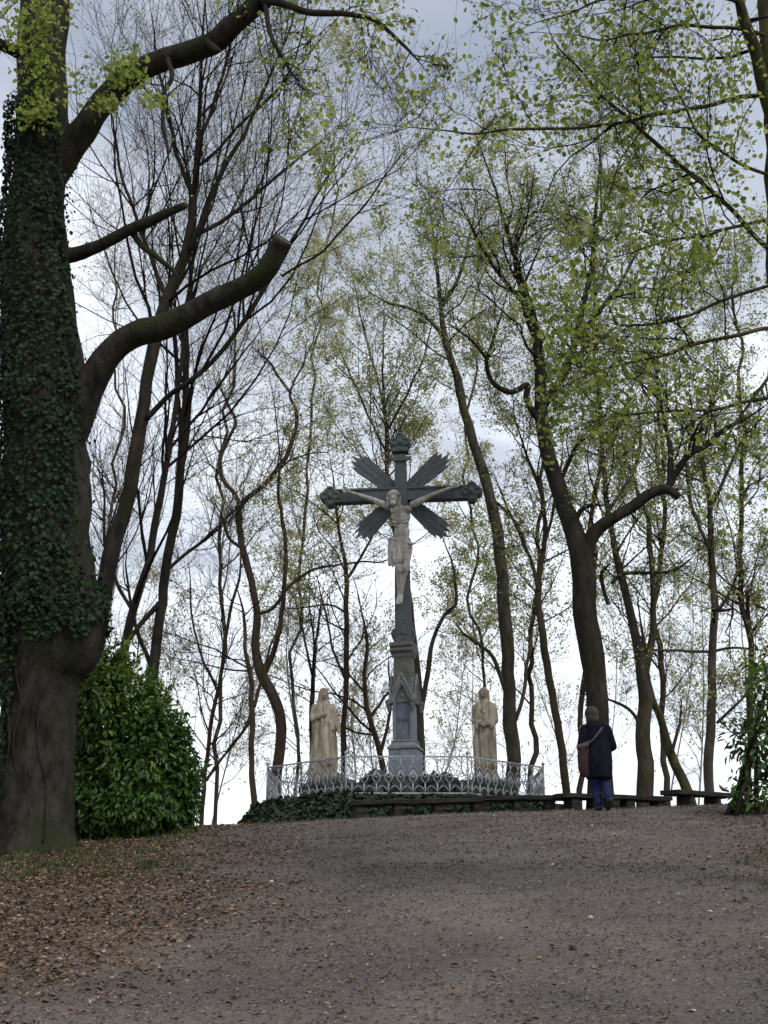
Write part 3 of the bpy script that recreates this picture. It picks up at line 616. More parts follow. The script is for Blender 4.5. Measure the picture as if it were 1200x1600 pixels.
tree('leaning_tree', 'smooth grey-brown trunk curving up to the left, behind the right statue', [
    dict(p=[(800, 1240, 34), (801, 1160, 31), (797, 1075, 29), (791, 1000, 28), (783, 900, 27), (771, 800, 25), (751, 720, 22), (726, 640, 19), (709, 572, 16), (696, 520, 14), (688, 468, 12), (680, 400, 9), (672, 320, 6), (665, 240, 3)], n=18, t0=.6),
    dict(p=[(698, 530, 10), (668, 500, 8), (640, 480, 7), (605, 472, 5), (570, 450, 3)], n=10, Y=(31, 30.5), len=2.6),
    dict(p=[(690, 480, 9), (720, 430, 8), (735, 370, 6), (745, 300, 4)], n=10, Y=(31, 31.5), len=2.6),
    dict(p=[(792, 1085, 11), (773, 1035, 9), (748, 1008, 7), (722, 990, 5), (700, 960, 3)], n=7, Y=(31, 30.5), len=1.8),
    dict(p=[(764, 775, 7), (790, 800, 6), (812, 830, 5), (828, 870, 3)], n=5, Y=(31, 31.4), len=1.6),
    dict(p=[(800, 1140, 10), (818, 1080, 8), (828, 1020, 7), (832, 950, 5), (846, 880, 3)], n=7, Y=(31, 31.6), len=2),
], 31, bark='bark_grey', leaf='leaf_spring', leaves=3800, lsize=(.045, .075), leaf_lo=8.5, n2=7, n3=5, **wig)

# ------------------------------------------------------------------ trees on the right
tree('thin_tree', 'slim mossy-footed trunk curving left, between the right statue and the person', [
    dict(p=[(887, 1255, 18), (880, 1185, 17), (868, 1105, 17), (853, 1022, 16), (842, 952, 15), (843, 902, 13), (850, 850, 11), (848, 792, 9), (836, 742, 8), (817, 690, 6), (802, 640, 5), (795, 580, 3)], n=14, t0=.5),
    dict(p=[(842, 925, 9), (826, 872, 7), (806, 820, 6), (785, 770, 5), (770, 730, 3)], n=8, Y=(26, 26.5), len=2),
    dict(p=[(849, 860, 7), (865, 800, 6), (875, 740, 5), (880, 680, 3)], n=6, Y=(26, 25.6), len=2),
], 26, bark='bark_red', leaf='leaf_spring', leaves=1800, lsize=(.045, .07), n2=6, n3=5, **wig)
tree('dark_forked_tree', 'dark stout forked tree right of the monument with a cut limb, behind the person', [
    dict(p=[(939, 1262, 48), (937, 1180, 42), (934, 1100, 41), (926, 1020, 42), (916, 945, 42), (907, 885, 42), (898, 845, 36), (884, 800, 31), (868, 752, 28), (856, 702, 26), (848, 652, 25), (849, 618, 22), (845, 572, 20), (838, 530, 17), (827, 478, 15), (811, 420, 13), (795, 368, 11), (776, 300, 9), (755, 238, 7), (730, 175, 5)], n=14, t0=.62, k=80),
    dict(p=[(910, 900, 24), (915, 860, 28), (932, 826, 25), (957, 808, 22), (990, 790, 20), (1020, 769, 19), (1046, 762, 18), (1063, 775, 15)], blunt=True, n=2, Y=(23.5, 23), len=1.5),
    dict(p=[(1040, 768, 15), (1058, 735, 12), (1075, 712, 11), (1100, 698, 9), (1132, 670, 8), (1170, 650, 6), (1210, 615, 4)], n=12, Y=(23.1, 22.4), len=2.2, t0=.1),
    dict(p=[(1046, 765, 10), (1044, 700, 9), (1036, 650, 7), (1026, 590, 5), (1010, 530, 3)], n=9, Y=(23.1, 23.4), len=2),
    dict(p=[(851, 632, 17), (870, 602, 15), (886, 578, 14), (901, 530, 12), (915, 470, 11), (925, 410, 9), (931, 345, 8), (938, 270, 6), (945, 190, 4)], n=14, Y=(23.5, 24.2), len=2.6),
    dict(p=[(850, 668, 14), (833, 645, 12), (823, 622, 12), (828, 600, 10), (802, 611, 10), (772, 601, 9), (761, 572, 8), (774, 522, 7), (786, 480, 5), (800, 430, 4)], n=11, Y=(23.5, 22.8), len=2, t0=.45),
    dict(p=[(829, 486, 10), (792, 442, 8), (762, 402, 7), (738, 358, 6), (712, 300, 4)], n=12, Y=(23.5, 23.0), len=2.4, t0=.15),
    dict(p=[(872, 756, 9), (890, 722, 8), (906, 692, 6), (932, 680, 4)], n=6, Y=(23.5, 23), len=1.6),
    dict(p=[(895, 825, 12), (908, 797, 10), (925, 788, 9), (945, 790, 6)], n=3, Y=(23.5, 23.2), len=1.2),
    dict(p=[(838, 538, 11), (820, 470, 9), (806, 400, 8), (812, 330, 6), (825, 260, 4)], n=11, Y=(23.5, 24), len=2.4),
    dict(p=[(903, 528, 9), (940, 480, 8), (975, 430, 6), (1010, 370, 4)], n=10, Y=(23.9, 23.6), len=2.4, t0=.15),
    dict(p=[(760, 560, 6), (735, 530, 5), (712, 512, 4), (690, 500, 3)], n=5, Y=(22.9, 22.5), len=1.6),
], 23.5, bark='bark_dark', leaf='leaf_spring', leaves=6500, lsize=(.04, .07), leaf_lo=7.5, n2=7, n3=5, sides=16, ws=.88, rl=.0125, lm=1.6, **{**wig, 'jit': .32, 'a1': (30, 75)})
tree('forked_tree', 'grey trunk splitting low into two stems, right of the person', [
    dict(p=[(1007, 1252, 38), (1006, 1180, 34), (1008, 1110, 32), (1004, 1055, 30), (995, 1002, 22), (978, 930, 18), (962, 870, 15), (951, 810, 13), (945, 740, 12), (942, 660, 10), (936, 580, 8), (930, 500, 5)], n=14, t0=.5),
    dict(p=[(1006, 1070, 18), (1016, 1010, 16), (1021, 960, 14), (1020, 920, 13), (1015, 865, 12), (1010, 810, 11), (992, 752, 8), (976, 700, 6), (970, 630, 4)], n=12, Y=(27, 27.6), len=2.6),
    dict(p=[(955, 912, 9), (975, 896, 9), (1010, 892, 8), (1045, 890, 7), (1072, 876, 5), (1090, 860, 3)], n=7, Y=(26.6, 26), len=1.8),
    dict(p=[(950, 945, 9), (940, 900, 8), (955, 880, 7)], n=3, Y=(27, 26.6), len=1.2),
    dict(p=[(950, 800, 8), (985, 740, 7), (1000, 680, 6), (990, 610, 4)], n=9, Y=(27, 27.4), len=2.2),
    dict(p=[(1005, 1140, 9), (985, 1110, 7), (960, 1095, 6), (930, 1085, 4)], n=5, Y=(27, 26.5), len=1.4),
], 27, bark='bark_grey', leaf='leaf_spring', leaves=3400, lsize=(.045, .075), n2=6, n3=5, **wig)
tree('leaning_tree', 'mossy stem leaning left against the forked trunk behind the last bench', [
    dict(p=[(1080, 1258, 26), (1064, 1210, 23), (1046, 1165, 20), (1030, 1125, 17), (1018, 1090, 14), (1010, 1040, 11), (1000, 980, 8), (990, 910, 5)], n=8, t0=.3),
    dict(p=[(1050, 1175, 8), (1062, 1130, 6), (1066, 1085, 4)], n=4, Y=(27.6, 27.6), len=1.3),
], 27.8, bark='bark_moss', n2=5, n3=5, leaf='leaf_spring', leaves=300, **wig)
tree('straight_tree', 'straight slim trunk with moss patches beside the right-hand shrub', [
    dict(p=[(1109, 1268, 23), (1110, 1180, 21), (1112, 1100, 20), (1112, 1040, 18), (1118, 980, 17), (1112, 915, 16), (1110, 850, 14), (1106, 780, 11), (1096, 720, 9), (1105, 650, 7), (1115, 580, 5), (1120, 500, 3)], n=16, t0=.4),
    dict(p=[(1114, 965, 9), (1134, 935, 7), (1150, 905, 6), (1160, 865, 4)], n=6, Y=(24.5, 24.2), len=1.6),
    dict(p=[(1112, 1018, 7), (1070, 1018, 6), (1020, 1017, 5), (962, 1014, 4)], n=6, Y=(24.5, 24), len=1.3),
    dict(p=[(1112, 1018, 7), (1150, 1011, 6), (1195, 1016, 4)], n=4, Y=(24.5, 24.2), len=1.3),
    dict(p=[(1110, 860, 8), (1085, 800, 7), (1070, 740, 5), (1065, 670, 3)], n=8, Y=(24.5, 24.9), len=2),
    dict(p=[(1108, 800, 8), (1135, 740, 7), (1160, 690, 5), (1190, 640, 3)], n=8, Y=(24.5, 24.2), len=2),
    dict(p=[(1120, 1130, 7), (1160, 1090, 6), (1190, 1040, 4)], n=5, Y=(24.5, 24.3), len=1.4),
], 24.5, bark='bark_grey', leaf='leaf_spring', leaves=3200, lsize=(.045, .075), n2=6, n3=5, **wig)
leafy = dict(wig=.22, bark='bark_red', leaf='leaf_spring', lsize=(.05, .085), n2=6, n3=4, jit=.2, trop=.12, a1=(30, 65), rmin=.006)
tree('background_tree', 'slender leafy tree far behind the slim mossy-footed trunk', [
    dict(p=[(828, 1220, 13), (834, 1100, 11), (828, 1000, 10), (838, 900, 9), (845, 760, 8), (850, 640, 6), (860, 520, 4), (865, 400, 3)], n=34, t0=.35, len=4.5)], 36, leaves=3600, **leafy)
tree('background_tree', 'tall leafy tree far behind the forked trunk, rising through its crown', [
    dict(p=[(1042, 1240, 14), (1036, 1100, 13), (1030, 950, 12), (1040, 800, 10), (1030, 650, 8), (1035, 500, 6), (1050, 350, 4), (1055, 200, 3)], n=46, t0=.3, len=5.5)], 34, leaves=7000, **leafy)
tree('background_tree', 'leafy tree far behind the right-hand shrub at the picture edge', [
    dict(p=[(1168, 1250, 16), (1172, 1100, 14), (1160, 925, 12), (1165, 750, 10), (1160, 600, 8), (1150, 450, 6), (1140, 300, 4)], n=46, t0=.25, len=5.5),
    dict(p=[(1172, 985, 10), (1160, 920, 9), (1185, 940, 8), (1215, 960, 5)], n=6, Y=(35.5, 35), len=2)], 35.5, leaves=7000, **leafy)
tree('background_tree', 'pale far tree between the crooked tree and the cross, thin crown reaching high', [
    dict(p=[(462, 1230, 11), (468, 1000, 10), (478, 800, 9), (492, 600, 8), (508, 450, 7), (524, 300, 5), (540, 150, 4), (555, 20, 3)], n=44, t0=.42, len=5)], 40, leaves=8500, **{**leafy, 'leaf': 'leaf_pale', 'bark': 'bark_grey', 'twig': 'twig_far_bloom', 'lsize': (.06, .1), 'ws': .5, 'wig': .4})
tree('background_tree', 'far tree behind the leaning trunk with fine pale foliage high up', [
    dict(p=[(742, 1230, 11), (745, 1050, 10), (742, 880, 9), (735, 700, 8), (745, 520, 6), (760, 340, 5), (770, 180, 3)], n=44, t0=.4, len=5)], 41, leaves=7500, **{**leafy, 'leaf': 'leaf_pale', 'bark': 'bark_grey', 'twig': 'twig_far_bloom', 'lsize': (.06, .1), 'ws': .5, 'wig': .4})
tree('background_tree', 'far leafy tree high behind the dark forked tree', [
    dict(p=[(905, 1235, 13), (915, 1050, 12), (925, 860, 11), (935, 680, 9), (925, 500, 7), (935, 330, 5), (940, 160, 4), (950, 20, 3)], n=50, t0=.4, len=5.5)], 38, leaves=9500, **leafy)
tree('background_tree', 'far bare tree seen through the gap left of the crooked tree', [
    dict(p=[(316, 1262, 10), (330, 1150, 9), (345, 1050, 8), (362, 950, 7), (375, 880, 5), (382, 800, 3)], n=20, t0=.25, len=3.4),
    dict(p=[(322, 1220, 7), (350, 1180, 6), (385, 1130, 5), (400, 1090, 3)], n=7, Y=(31, 31.5), len=2),
    dict(p=[(340, 1080, 6), (312, 1010, 5), (300, 940, 4), (292, 860, 3)], n=9, Y=(31, 31.5), len=2.4)], 31, bark='bark_red', n2=6, n3=5, **wig)

farbare = dict(bark='bark_grey', twig='twig_far_bloom', n2=8, n3=6, trop=.12, jit=.16, a1=(25, 60), rmin=.007, L1=(.4, .8), L2=(.4, .8), L3=(.45, .9), wig=.3, ws=.55)
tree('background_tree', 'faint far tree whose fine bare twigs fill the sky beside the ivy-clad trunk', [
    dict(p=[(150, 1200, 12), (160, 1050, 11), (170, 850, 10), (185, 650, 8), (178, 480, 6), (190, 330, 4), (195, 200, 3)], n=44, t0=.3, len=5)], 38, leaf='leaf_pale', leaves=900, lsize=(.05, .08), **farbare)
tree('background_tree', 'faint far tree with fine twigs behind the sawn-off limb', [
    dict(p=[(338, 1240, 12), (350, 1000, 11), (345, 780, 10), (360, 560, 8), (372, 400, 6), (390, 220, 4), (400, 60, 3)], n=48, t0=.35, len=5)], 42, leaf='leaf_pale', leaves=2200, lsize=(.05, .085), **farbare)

# the near tree whose branches reach in from the right
tree('overhanging_tree', 'near mossy tree at the right edge reaching long thin leafy branches across the view', [
    dict(p=[(1345, 1470, 92), (1322, 1300, 84), (1292, 1080, 78), (1258, 820, 72), (1232, 560, 68), (1217, 330, 64), (1212, 150, 58), (1210, 20, 54), (1206, -150, 46), (1200, -320, 36)], n=8, t0=.72),
    dict(p=[(1212, 200, 30), (1196, 140, 28), (1172, 70, 26), (1152, 0, 22), (1130, -80, 16)], n=6, Y=(10.5, 9.8), len=2),
    dict(p=[(1212, 146, 11), (1120, 160, 9), (1050, 174, 8), (980, 184, 8), (900, 191, 7), (800, 197, 6), (720, 202, 5), (650, 196, 4), (560, 184, 2)], n=13, Y=(10.5, 9.2), len=1.5),
    dict(p=[(1222, 405, 14), (1180, 372, 11), (1120, 322, 10), (1060, 258, 9), (990, 190, 8), (940, 140, 7), (880, 68, 5), (835, 15, 3)], n=13, Y=(10.5, 9.6), len=1.5),
    dict(p=[(1220, 340, 8), (1150, 352, 7), (1090, 366, 6), (1010, 380, 5), (930, 396, 3)], n=11, Y=(10.5, 10), len=1.3),
    dict(p=[(1230, 512, 9), (1150, 522, 8), (1070, 540, 7), (970, 566, 5), (870, 592, 3)], n=12, Y=(10.5, 9.9), len=1.3),
    dict(p=[(1236, 618, 8), (1120, 627, 7), (1010, 632, 5), (915, 642, 3)], n=12, Y=(10.5, 10.1), len=1.2),
    dict(p=[(1225, 440, 8), (1140, 470, 7), (1060, 490, 6), (990, 500, 4), (930, 490, 3)], n=12, Y=(10.5, 10), len=1.3),
    dict(p=[(1214, 60, 9), (1130, 40, 8), (1040, 42, 7), (950, 56, 5), (860, 62, 3)], n=12, Y=(10.5, 9.6), len=1.5),
    dict(p=[(1150, 0, 10), (1080, -20, 8), (1000, -20, 7), (900, 5, 5), (800, 50, 3)], n=11, Y=(9.9, 9.2), len=1.5),
    dict(p=[(1216, 280, 8), (1150, 250, 7), (1090, 195, 6), (1060, 130, 4), (1040, 80, 3)], n=10, Y=(10.5, 10.2), len=1.3),
    dict(p=[(1232, 560, 8), (1190, 600, 7), (1150, 680, 5), (1120, 740, 3)], n=8, Y=(10.5, 10.2), len=1.2),
], 10.5, bark='bark_moss', leaf='leaf_green', leaves=4800, lsize=(.032, .075), hexa=True, n2=6, n3=4, rmin=.0028, trop=.02, jit=.26, a1=(30, 75), L1=(.4, .9), sides=20, r3=.0022, flat=.3, ws=.72, lm=1.5, wig=.10)

# far woodland down the other side of the hill: reads as one haze of twigs
def far_wood():
    Ps, Rs = [], []
    for k in range(15):
        px = 130+1080*(k+rng.random())/15; Y = rng.uniform(44, 66); top = rng.uniform(820, 1060)
        a = at(px+rng.normal()*15, 1330, Y); b = at(px+rng.normal()*45, top, Y); t = np.linspace(0, 1, 40)[:, None]
        c = a*(1-t)+b*t; c[:, 0] += .25*np.sin(t[:, 0]*rng.uniform(3, 9)+rng.uniform(0, 6)); Ps.append(c); Rs.append(np.linspace(.045, .012, 40)*rng.uniform(.6, 1.3))
    P = np.stack(Ps); Rr = np.stack(Rs)
    A, Ar = grow(P, Rr, 24, .2, 1., (25, 60), (.3, .5), 6, .6, .12, .2, .010, lens=np.full(len(P), 7.0))
    B, Br = grow(A, Ar, 7, .15, 1., (25, 60), (.35, .7), 4, .6, .1, .2, .008)
    C, Cr = grow(B, Br, 4, .1, 1., (20, 60), (.4, .8), 3, .7, .05, .2, .006)
    Vs, Qs = [], []; o = 0
    for (p, r, s) in ((P, Rr, 6), (A, Ar, 4), (B, Br, 3), (C, Cr, 3)):
        v, q = tubes_np(p, r, s); Vs.append(v); Qs.append(q+o); o += len(v)
    ob = obj('far_wood', mesh_np('far_wood', np.concatenate(Vs), np.concatenate(Qs), smooth=True), M['twig_far_bloom'])
    tag(ob, 'haze of fine bare twigs of the wood beyond the hilltop', 'wood', kind='stuff')
    allp = C[:, 1:].reshape(-1, 3); n = 15000; i = rng.integers(0, len(allp), n)
    lo = leaves_obj('far_foliage', allp[i]+rng.normal(size=(n, 3))*.08, norm(rng.normal(size=(n, 3))), norm(rng.normal(size=(n, 3))+np.array([0, 0, .6])), rng.uniform(.07, .13, n), M['leaf_pale'], wid=.8, hexa=False)
    tag(lo, 'pale young leaves sprinkled through the far wood', 'foliage', kind='stuff')
far_wood()

# ------------------------------------------------------------------ shrubs
def shrub(name, label, base, blobs, n, lsize, m, stems=8, seed=1, inner=.55, sprigs=0):
    """blobs: (centre, radii) ellipsoids; leaves droop outward from the surface inwards"""
    root = thing(name, label, 'shrub', base); rr = random.Random(seed)
    for k in range(stems):
        c, r = blobs[k % len(blobs)]; e = [c[j]+r[j]*rr.uniform(-.6, .6) for j in range(3)]
        b0 = Vector((rr.uniform(-.25, .25), rr.uniform(-.2, .2), -.05)); e_ = Vector(e)-Vector(base); mid = b0.lerp(e_, .5)+Vector((rr.uniform(-.1, .1), rr.uniform(-.1, .1), .1))
        obj('stem', G().tube([b0, b0.lerp(mid, .5)+Vector((0, 0, .05)), mid, e_], [.035, .028, .02, .008], 6).mesh('stem', True), M['bark_dark'], root)
    vol = np.array([b[1][0]*b[1][1]+b[1][2]*b[1][0] for b in blobs]); w = vol/vol.sum(); Pl, Dl, Nl = [], [], []
    for (c, r), q in zip(blobs, w):
        k = int(n*q); d = norm(rng.normal(size=(k, 3))); c = np.array(c); r = np.array(r)
        lump = 1+.22*(vnoise(d[:, 0]*9+c[0]*3, d[:, 2]*9+d[:, 1]*5, seed+3)-.5)*2+.30*(vnoise(d[:, 0]*3.5+c[0]*5+d[:, 1]*2, d[:, 2]*3.5+c[2]*3, seed)-.5)*2
        rad = (inner+(1-inner)*rng.random(k)**.45)*lump
        p = c+d*r*rad[:, None]; Pl.append(p)
        Dl.append(norm(d*.6+np.array([0, 0, -.55])+.5*rng.normal(size=(k, 3)))); Nl.append(norm(d+np.array([0, 0, .7])+.35*rng.normal(size=(k, 3))))
    for k in range(sprigs):      # young shoots standing out of the mass
        c, r = blobs[k % len(blobs)]; d = norm(rng.normal(size=3)+np.array([0, -.3, .5])); c = np.array(c)+d*np.array(r)*.9; L = rng.uniform(.15, .42); m_ = 13
        ax = norm(d*.7+np.array([0, 0, .7])+.3*rng.normal(size=3)); t = np.linspace(0, 1, m_)[:, None]
        Pl.append(c+ax*L*t+rng.normal(size=(m_, 3))*.008); Dl.append(norm(ax*.7+norm(rng.normal(size=(m_, 3)))*.9)); Nl.append(norm(ax+.5*rng.normal(size=(m_, 3))))
    P = np.concatenate(Pl); D = np.concatenate(Dl); Nn = np.concatenate(Nl)
    ok = P[:, 2] > hgt(P[:, 0], P[:, 1])+.05; P, D, Nn = P[ok], D[ok], Nn[ok]
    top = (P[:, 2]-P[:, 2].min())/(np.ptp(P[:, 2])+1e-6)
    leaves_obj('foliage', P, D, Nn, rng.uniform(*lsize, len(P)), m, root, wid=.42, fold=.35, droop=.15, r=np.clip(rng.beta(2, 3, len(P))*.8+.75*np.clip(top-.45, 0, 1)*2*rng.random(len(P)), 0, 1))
    return root
def A_(px, py, Y): return tuple(at(px, py, Y))
gb = at(200, 1300, 17.6); gb[2] = float(hgt(gb[0], gb[1]))
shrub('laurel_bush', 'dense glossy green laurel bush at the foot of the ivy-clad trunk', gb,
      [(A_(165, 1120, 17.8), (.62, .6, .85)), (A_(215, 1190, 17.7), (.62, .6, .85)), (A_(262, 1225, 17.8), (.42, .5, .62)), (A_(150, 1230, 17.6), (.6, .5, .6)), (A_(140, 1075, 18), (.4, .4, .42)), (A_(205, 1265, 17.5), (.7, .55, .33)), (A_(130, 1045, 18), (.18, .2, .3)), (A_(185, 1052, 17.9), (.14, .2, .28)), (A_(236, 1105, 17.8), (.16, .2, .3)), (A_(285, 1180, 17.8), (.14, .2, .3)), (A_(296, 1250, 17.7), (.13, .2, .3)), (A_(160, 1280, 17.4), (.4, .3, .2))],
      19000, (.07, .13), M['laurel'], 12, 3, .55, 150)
gr = at(1160, 1296, 17.2); gr[2] = float(hgt(gr[0], gr[1]))
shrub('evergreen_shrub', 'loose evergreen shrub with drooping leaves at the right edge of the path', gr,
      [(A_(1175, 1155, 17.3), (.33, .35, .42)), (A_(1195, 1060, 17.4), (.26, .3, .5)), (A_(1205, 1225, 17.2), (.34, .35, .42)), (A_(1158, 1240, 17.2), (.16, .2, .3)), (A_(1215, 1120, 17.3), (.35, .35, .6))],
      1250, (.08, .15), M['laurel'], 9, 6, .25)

# grass and ground plants about the ivy-clad trunk's foot
def tufts():
    c = []
    for _ in range(300):
        px = rng.uniform(-10, 290); py = rng.uniform(1296, 1378)
        q = gp(px, py)
        if q is not None and rng.random() < np.clip(1.3*vnoise(np.array(q[0]*1.7), np.array(q[1]*1.7), 51)-(.1 if px < 140 else .35), 0, 1): c.append(q)
    for _ in range(5):
        q = gp(rng.uniform(1160, 1200), rng.uniform(1330, 1400)); c.append(q)
    c = np.array(c); i = np.repeat(np.arange(len(c)), 14); n = len(i)
    P = c[i]+np.stack([rng.normal(0, .07, n), rng.normal(0, .07, n), 0*i], -1); P[:, 2] = hgt(P[:, 0], P[:, 1])-.004
    D = norm(np.stack([rng.normal(0, .5, n), rng.normal(0, .5, n), np.ones(n)*.8], -1))
    o = leaves_obj('grass', P, D, norm(rng.normal(size=(n, 3))), rng.uniform(.03, .10, n), M['grass'], wid=.16, fold=.2, droop=.3)
    tag(o, 'sparse grass and seedlings around the foot of the big trunk', 'grass', kind='stuff')
tufts()

# ------------------------------------------------------------------ the calvary: octagonal terrace, fence, rockery
CY = 27.4; CX = at(632, 1200, CY)[0]
OR_ = 3.02                                            # octagon corner radius
TZ = at(632, 1243, CY-OR_*math.cos(math.pi/8))[2]     # terrace level at the foot of the fence
oct_pts = [(OR_*math.sin(math.pi/8+math.pi/4*k), -OR_*math.cos(math.pi/8+math.pi/4*k)) for k in range(8)]
def terrace():
    zb = float(hgt(CX, CY))-.5
    root = thing('terrace_wall', 'low octagonal stone terrace under the fence, mostly hidden by ivy', 'wall', (CX, CY, TZ))
    g = G(); r = 1.045; top = [(x*r, y*r, -.02) for x, y in oct_pts]; bot = [(x*r*1.03, y*r*1.03, zb-TZ) for x, y in oct_pts]
    g.add(top+bot, [tuple(range(8))]+[(i, 8+i, 8+(i+1) % 8, (i+1) % 8) for i in range(8)])
    obj('core', g.mesh('core'), M['wall_stone'], root)
    # rough courses of stone on the faces that look at the camera
    shp = []
    for s in range(5):
        gg = G(); rr = random.Random(s); gg.box(-.5, .5, -.5, .5, -.5, .5); gg.V = [(x*rr.uniform(.82, 1), y*rr.uniform(.8, 1), z*rr.uniform(.84, 1)) for x, y, z in gg.V]; shp.append(gg.mesh('stone'))
        shp[-1].materials.append(M['wall_stone'])
    rr = random.Random(3)
    for k in (6, 7, 0, 5, 1):
        a = Vector((*bot[k][:2], 0)); b = Vector((*bot[(k+1) % 8][:2], 0)); d = b-a; L = d.length; ang = math.atan2(d.y, d.x); z = -.10
        while z > zb-TZ+.35:
            u = rr.uniform(-.1, .05)
            while u < L-.1:
                w = rr.uniform(.26, .48); c = a+d*((u+w/2)/L)
                o = obj('stone', rr.choice(shp), None, root, (c.x, c.y, z), (rr.uniform(-.05, .05), rr.uniform(-.05, .05), ang)); o.scale = (w*.98, .2+rr.uniform(0, .06), .2); u += w
            z -= .205
terrace()
def fence():
    root = thing('iron_fence', 'pale octagonal ornamental iron fence around the monument', 'fence', (CX, CY, TZ))
    Hf = at(632, 1181, CY-2.79)[2]-TZ
    nb = 10; side = 2*OR_*math.sin(math.pi/8); pit = side/nb
    g = G(); r = .0135                                  # one baluster: lower rod, lozenge with ring, upper rod, and shoulders to its neighbours
    z1, z2, z3 = Hf*.30, Hf*.50, Hf*.64; h = pit*.5
    g.tube([(0, 0, .05), (0, 0, z1)], r, 5); g.tube([(0, 0, z3), (0, 0, Hf-.02)], r*.85, 5)
    for s in (-1, 1):
        g.tube([(0, 0, z1), (s*h*.55, 0, (z1+z2)/2), (s*h*.62, 0, z2), (0, 0, z3)], r*.85, 5)
        g.tube([(s*h*.60, 0, z2), (s*h*.98, 0, z2+.01)], r*.7, 4)
        g.tube([(0, 0, .07), (s*h*.5, 0, .15), (s*h*.97, 0, .19)], r*.7, 4)
    for s in (-1, 1):
        g.tube([(0, 0, Hf-.16), (s*h*.4, 0, Hf-.075), (s*h*.97, 0, Hf-.045)], r*.7, 4); g.tube([(s*h*.97, 0, z2+.02), (s*h*.5, 0, z3+.05), (0, 0, z3+.09)], r*.6, 4)
    ring = [(math.cos(a)*h*.3, 0, (z1+z3)/2+.03+math.sin(a)*h*.3) for a in np.linspace(0, 2*math.pi, 11)]
    g.tube(ring, r*.75, 4, False)
    bal = g.mesh('baluster', True); bal.materials.append(M['rail'])
    gp_ = G(); gp_.tube([(0, 0, -.04), (0, 0, Hf+.03)], .02, 8); gp_.ell((0, 0, Hf+.055), (.035, .035, .04), 8, 6); post = gp_.mesh('post', True); post.materials.append(M['rail'])
    gr_ = G()
    gr_.box(-side/2+.02, side/2-.02, -.016, .016, Hf-.028, Hf); gr_.box(-side/2+.02, side/2-.02, -.014, .014, .03, .056)
    rails = gr_.mesh('panel'); rails.materials.append(M['rail'])
    for k in range(8):
        a = Vector((*oct_pts[(k-1) % 8], 0)); b = Vector((*oct_pts[k], 0)); c = (a+b)/2; d = b-a
        p = obj('panel', rails, None, root, c, (0, 0, math.atan2(d.y, d.x)))
        for j in range(nb): obj('baluster', bal, None, p, (-side/2+pit*(j+.5), 0, 0))
        obj('post', post, None, root, b)
fence()
def rockery():
    root = thing('rockery', 'mound of dark rough rocks heaped under the cross and statues', 'rocks', (CX, CY, TZ))
    g = G(); n = 24; rings = []
    def mz(x, y):
        return .50*math.exp(-(x*x+y*y)/1.6) + .24*math.exp(-((x-.85)**2+(y+.1)**2)/.16) + .24*math.exp(-((x+.75)**2+(y+.1)**2)/.16) + .30*math.exp(-((x+1.62)**2+(y+.9)**2)/.35) + .30*math.exp(-((x-1.64)**2+(y+.9)**2)/.35)
    V = []; Fc = []
    for i in range(n+1):
        for j in range(n+1):
            x = -2.6+5.2*i/n; y = -2.6+5.2*j/n; V.append((x, y, mz(x, y)-.04))
    for i in range(n):
        for j in range(n): Fc.append((i*(n+1)+j, (i+1)*(n+1)+j, (i+1)*(n+1)+j+1, i*(n+1)+j+1))
    keep = [f for f in Fc if all(math.hypot(V[v][0], V[v][1]) < 2.7 for v in f)]
    obj('mound', mesh_py('mound', V, keep, True), M['rock'], root)
    import bmesh
    shp = []
    for s in range(6):
        bm = bmesh.new(); bmesh.ops.create_icosphere(bm, subdivisions=2 if s < 2 else 1, radius=1); rr = random.Random(40+s)
        for v in bm.verts:
            v.co = v.co*(1+.28*mnoise.noise(v.co*1.3+Vector((s*7, 0, 0)))+rr.uniform(-.08, .08)); v.co.z *= .75
        me = bpy.data.meshes.new('rock'); bm.to_mesh(me); bm.free(); me.materials.append(M['rock']); shp.append(me)
    rr = random.Random(8)
    for k in range(210):
        c = rr.random()
        if c < .5: a = rr.uniform(0, 6.28); q = rr.uniform(.45, 1.6); x, y = q*math.cos(a), q*math.sin(a)*.9
        elif c < .7: x, y = -1.62+rr.uniform(-.5, .5), -.9+rr.uniform(-.5, .5)
        elif c < .9: x, y = 1.64+rr.uniform(-.5, .5), -.9+rr.uniform(-.5, .5)
        else: x, y = rr.uniform(-2, 2), rr.uniform(-1.8, .5)
        s = rr.uniform(.10, .27)
        o = obj('rock', rr.choice(shp), None, root, (x, y, mz(x, y)+rr.uniform(-.02, .10)), (rr.uniform(0, 6), rr.uniform(0, 6), rr.uniform(0, 6))); o.scale = (s, s*rr.uniform(.7, 1.1), s*rr.uniform(.7, 1.1))
    return mz
MZ = rockery()

